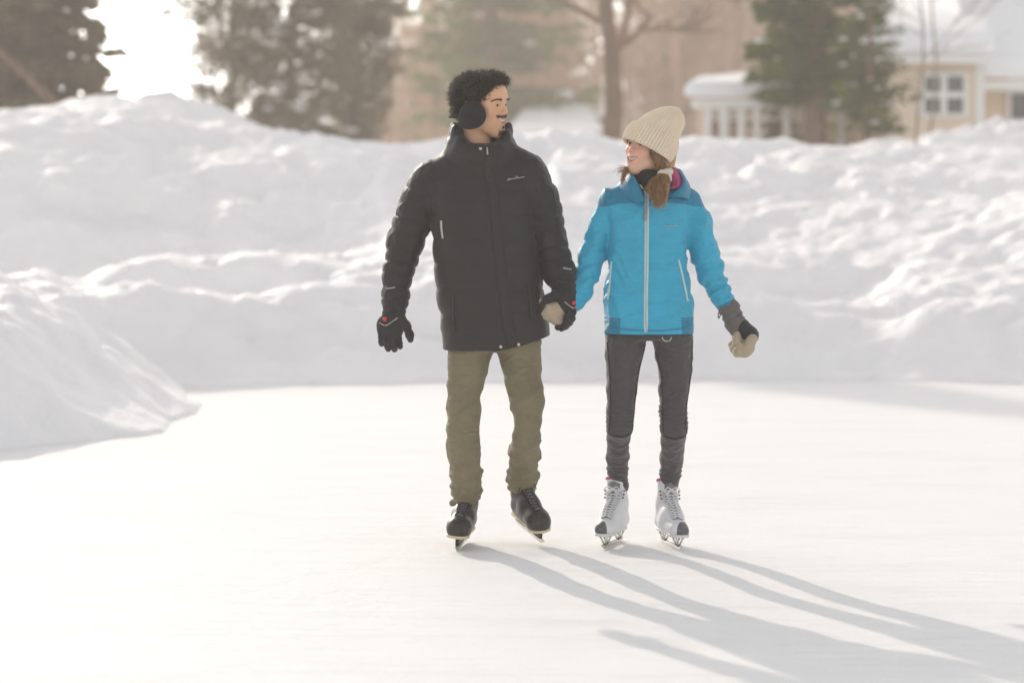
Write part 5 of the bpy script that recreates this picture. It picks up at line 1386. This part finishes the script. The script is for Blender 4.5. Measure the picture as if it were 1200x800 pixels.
mb = MB(); mb.tube(catmull([WP(791, 197, D0+.01), WP(798, 206, D0-.045), WP(799.5, 215, D0-.08), WP(793, 223, D0-.10)], 5), .0045, 6); mb.build('hood_binding', M_purple, jk, WB)
for k_ in range(3):
    mb = MB(); mb.tube(catmull([WP(786+k_*2.6, 199+k_*.5, D0-.006), WP(787.5+k_*2.8, 208, D0-.060), WP(787+k_*2.5, 219-k_, D0-.092)], 5), .0022, 6); mb.build('lining_fold', new_mat('deep_pink', (.34, .05, .13), .8) if k_ % 2 else M_purple, jk, WB)

# ---- leggings
M_leg = fabric('charcoal_leggings', (.050, .048, .050), .62, .18, weave=1000, wr=16, wrd=.012, spec=.35, sheen=.2)
M_legd = fabric('black_seam', (.015, .014, .018), .7)
v = Vol((.28, D0-.17, .18), (.78, D0+.26, 1.0), .0042)
v.loft([(zz(398), wx(760.5), D0+.01, .150, .10), (zz(388), wx(760.5), D0+.01, .155, .105), (zz(365), wx(760.5), D0+.01, .145, .10)], .02)
LL = [(396, 733, 25.5, .0), (415, 731, 22.5, -.01), (432, 730, 20, -.015), (455, 728.5, 18, -.03), (480, 727.5, 16.8, -.04), (500, 726.5, 16.3, -.035), (512, 724.5, 14, .02), (535, 723.5, 13.6, .12), (550, 723.5, 12.6, .165), (572, 725.5, 11.4, .20)]
LR = [(396, 788, 25.5, .0), (415, 790, 22.5, -.01), (432, 791, 20.3, -.015), (455, 790, 18, -.03), (480, 789, 16.8, -.04), (502, 789.5, 16.3, -.035), (515, 789, 14.8, .01), (540, 787, 14, .10), (556, 785.5, 13, .14), (572, 783.5, 11.4, .17)]
for Ls in (LL, LR):
    for i in range(len(Ls)-1):
        a, b = Ls[i], Ls[i+1]; kn_ = 440 < a[0] < 508
        v.cone(WP(a[1], a[0], D0+a[3]), WP(b[1], b[0], D0+b[3]), a[2]*PX*.97, b[2]*PX*.97, .012)
def rell(P, N):
    x, y, z = P.T; kn_ = np.exp(-((z-zz(485))/.075)**2); bot = np.exp(-((z-zz(556))/.03)**2)
    r = 1-np.abs(np.sin(z*150+3*fbm(P, 14, 2, 4)+x*12))*1.6
    dg = np.maximum(0, 1-np.abs(fbm(np.stack([x+z*.7, y, z-x*.6], 1), 11, 2, 51))*3)
    return (.0026*kn_+.0030*bot)*r+fbm(P*np.array((1, 1, 1.6)), 12, 3, 13)*.004+dg*.0035-.002
lg = sdf_obj('leggings', v, M_leg, wom, WB, rell); lt = bvh(lg, WB)
for pp in ([(711, 400), (714, 440), (714.5, 480), (713, 505)], [(756, 402), (747, 440), (742, 480), (740, 503)], [(765, 403), (774, 440), (775.5, 480), (776, 506)], [(811, 398), (808, 440), (802.5, 480), (803, 506)]):
    strip('seam', lt, pxpath(pp), .0028, .0008, M_legd, lg, WB)
for pp in ([(711, 506), (726, 509), (740, 506)], [(774, 508), (789, 511.5), (804, 508)]): strip('knee_seam', lt, pxpath(pp), .006, .002, M_legd, lg, WB)

# ---- mittens
M_grg = fabric('grey_cuff', (.115, .108, .098), .75, wr=30, wrd=.004); M_bei = fabric('beige_suede', (.40, .32, .225), .85, wr=30, wrd=.003); M_blk = fabric('black_patch', (.020, .020, .024), .65)
mit = empty('mitten', (0, 0, 0), 'grey cuffed mitten with beige palm, hand hanging free'); mit.parent = wom
v = Vol((W(835, 400)[0], D0-.12, zz(402)), (W(895, 400)[0], D0+.12, zz(350)), .0028)
v.cone(WP(854.5, 361, D0), WP(861, 377, D0-.01), .043, .037, .01, disp=lambda t, X, Y, Z: .003*np.sin(t*14)); v.cone(WP(861, 377, D0-.01), WP(866, 387, D0-.01), .036, .036, .02)
sdf_obj('cuff', v, M_grg, mit, WB, relg, 1)
v = Vol((W(838, 400)[0], D0-.14, zz(428)), (W(905, 400)[0], D0+.12, zz(372)), .0028)
v.cone(WP(867, 388, D0-.01), WP(872, 398, D0-.01), .038, .045, .02, flat=((0, 1, 0), .8))
for i, (a, b, c) in enumerate((((881, 397), (876, 409), (866, 412)), ((878, 398), (873, 411.5), (864, 413)), ((874, 399), (868, 411), (861, 409)), ((868, 398), (863, 408), (859, 404)))):
    yy_ = D0-.052+i*.026; v.chain([WP(*a, yy_), WP(*b, yy_-.004), WP(*c, yy_+.002)], [.0225, .0215, .0200], .014)
v.chain([WP(864, 392, D0-.040), WP(862.5, 398, D0-.052), WP(866, 404, D0-.060)], [.014, .012, .011], .014)
mt = sdf_obj('palm', v, M_bei, mit, WB, relg, 1)
v = Vol((W(850, 400)[0], D0-.14, zz(410)), (W(900, 400)[0], D0+.10, zz(368)), .0028)
v.cone(WP(869, 383, D0-.015), WP(878, 393, D0-.022), .034, .037, .01, flat=((0, 1, 0), 1.15)); sdf_obj('back_patch', v, M_blk, mit, WB, relg, 1)
mb = MB(); mb.tube(catmull([WP(843, 364, D0-.03), WP(841.5, 369, D0-.032), WP(842.5, 373, D0-.03), WP(844.5, 367, D0-.03)], 4), .0022, 5); mb.build('toggle', M_blk, mit, WB)
mb = MB(); mb.tube([WP(852+.0, 371, D0-.02)+np.array((.0, 0, 0)), WP(857, 374, D0-.045), WP(866, 369, D0-.045), WP(870, 366, D0-.02)], .0022, 5); mb.build('cuff_strap', M_blk, mit, WB)
# held hand
mit = empty('mitten', (0, 0, 0), 'mitten with pale palm held in the black glove'); mit.parent = wom
yh = D0-.080
v = Vol((W(627, 400)[0], D0-.22, zz(385)), (W(690, 400)[0], D0+.04, zz(338)), .0026)
v.cone(WP(674, 352, D0-.055), WP(668, 356, D0-.06), .030, .028, .01); sdf_obj('cuff', v, M_grg, mit, WB, relg, 1)
v = Vol((W(626, 400)[0], D0-.24, zz(388)), (W(690, 400)[0], D0+.04, zz(338)), .0026)
v.cone(WP(668, 356, D0-.065), WP(654, 363, yh), .029, .034, .02)
for i, (a, b, c) in enumerate((((652, 358), (644, 361), (638, 367)), ((653, 363), (645, 367), (640, 371)), ((655, 367), (650, 373), (645, 374.5)), ((657, 370), (655, 375.5), (650, 377)))):
    yy_ = yh-.020+i*.008; v.chain([WP(*a, yy_), WP(*b, yy_-.010), WP(*c, yy_+.004)], [.0150, .0145, .0125], .0085)
v.chain([WP(655, 352, yh+.01), WP(644, 352, yh+.0), WP(635.5, 353, yh-.004)], [.016, .0150, .0135], .01)
sdf_obj('palm', v, M_bei, mit, WB, relg, 1)

# ---- skates
skate('ice_skate', None, wom, WB, (W(723, 640)[0], D0+.155, .0), R(-20), R(-1), .262, 'soft', flip=-1)
skate('ice_skate', None, wom, WB, (W(785, 645)[0], D0+.125, .0), R(14), R(2), .262, 'soft', flip=1)
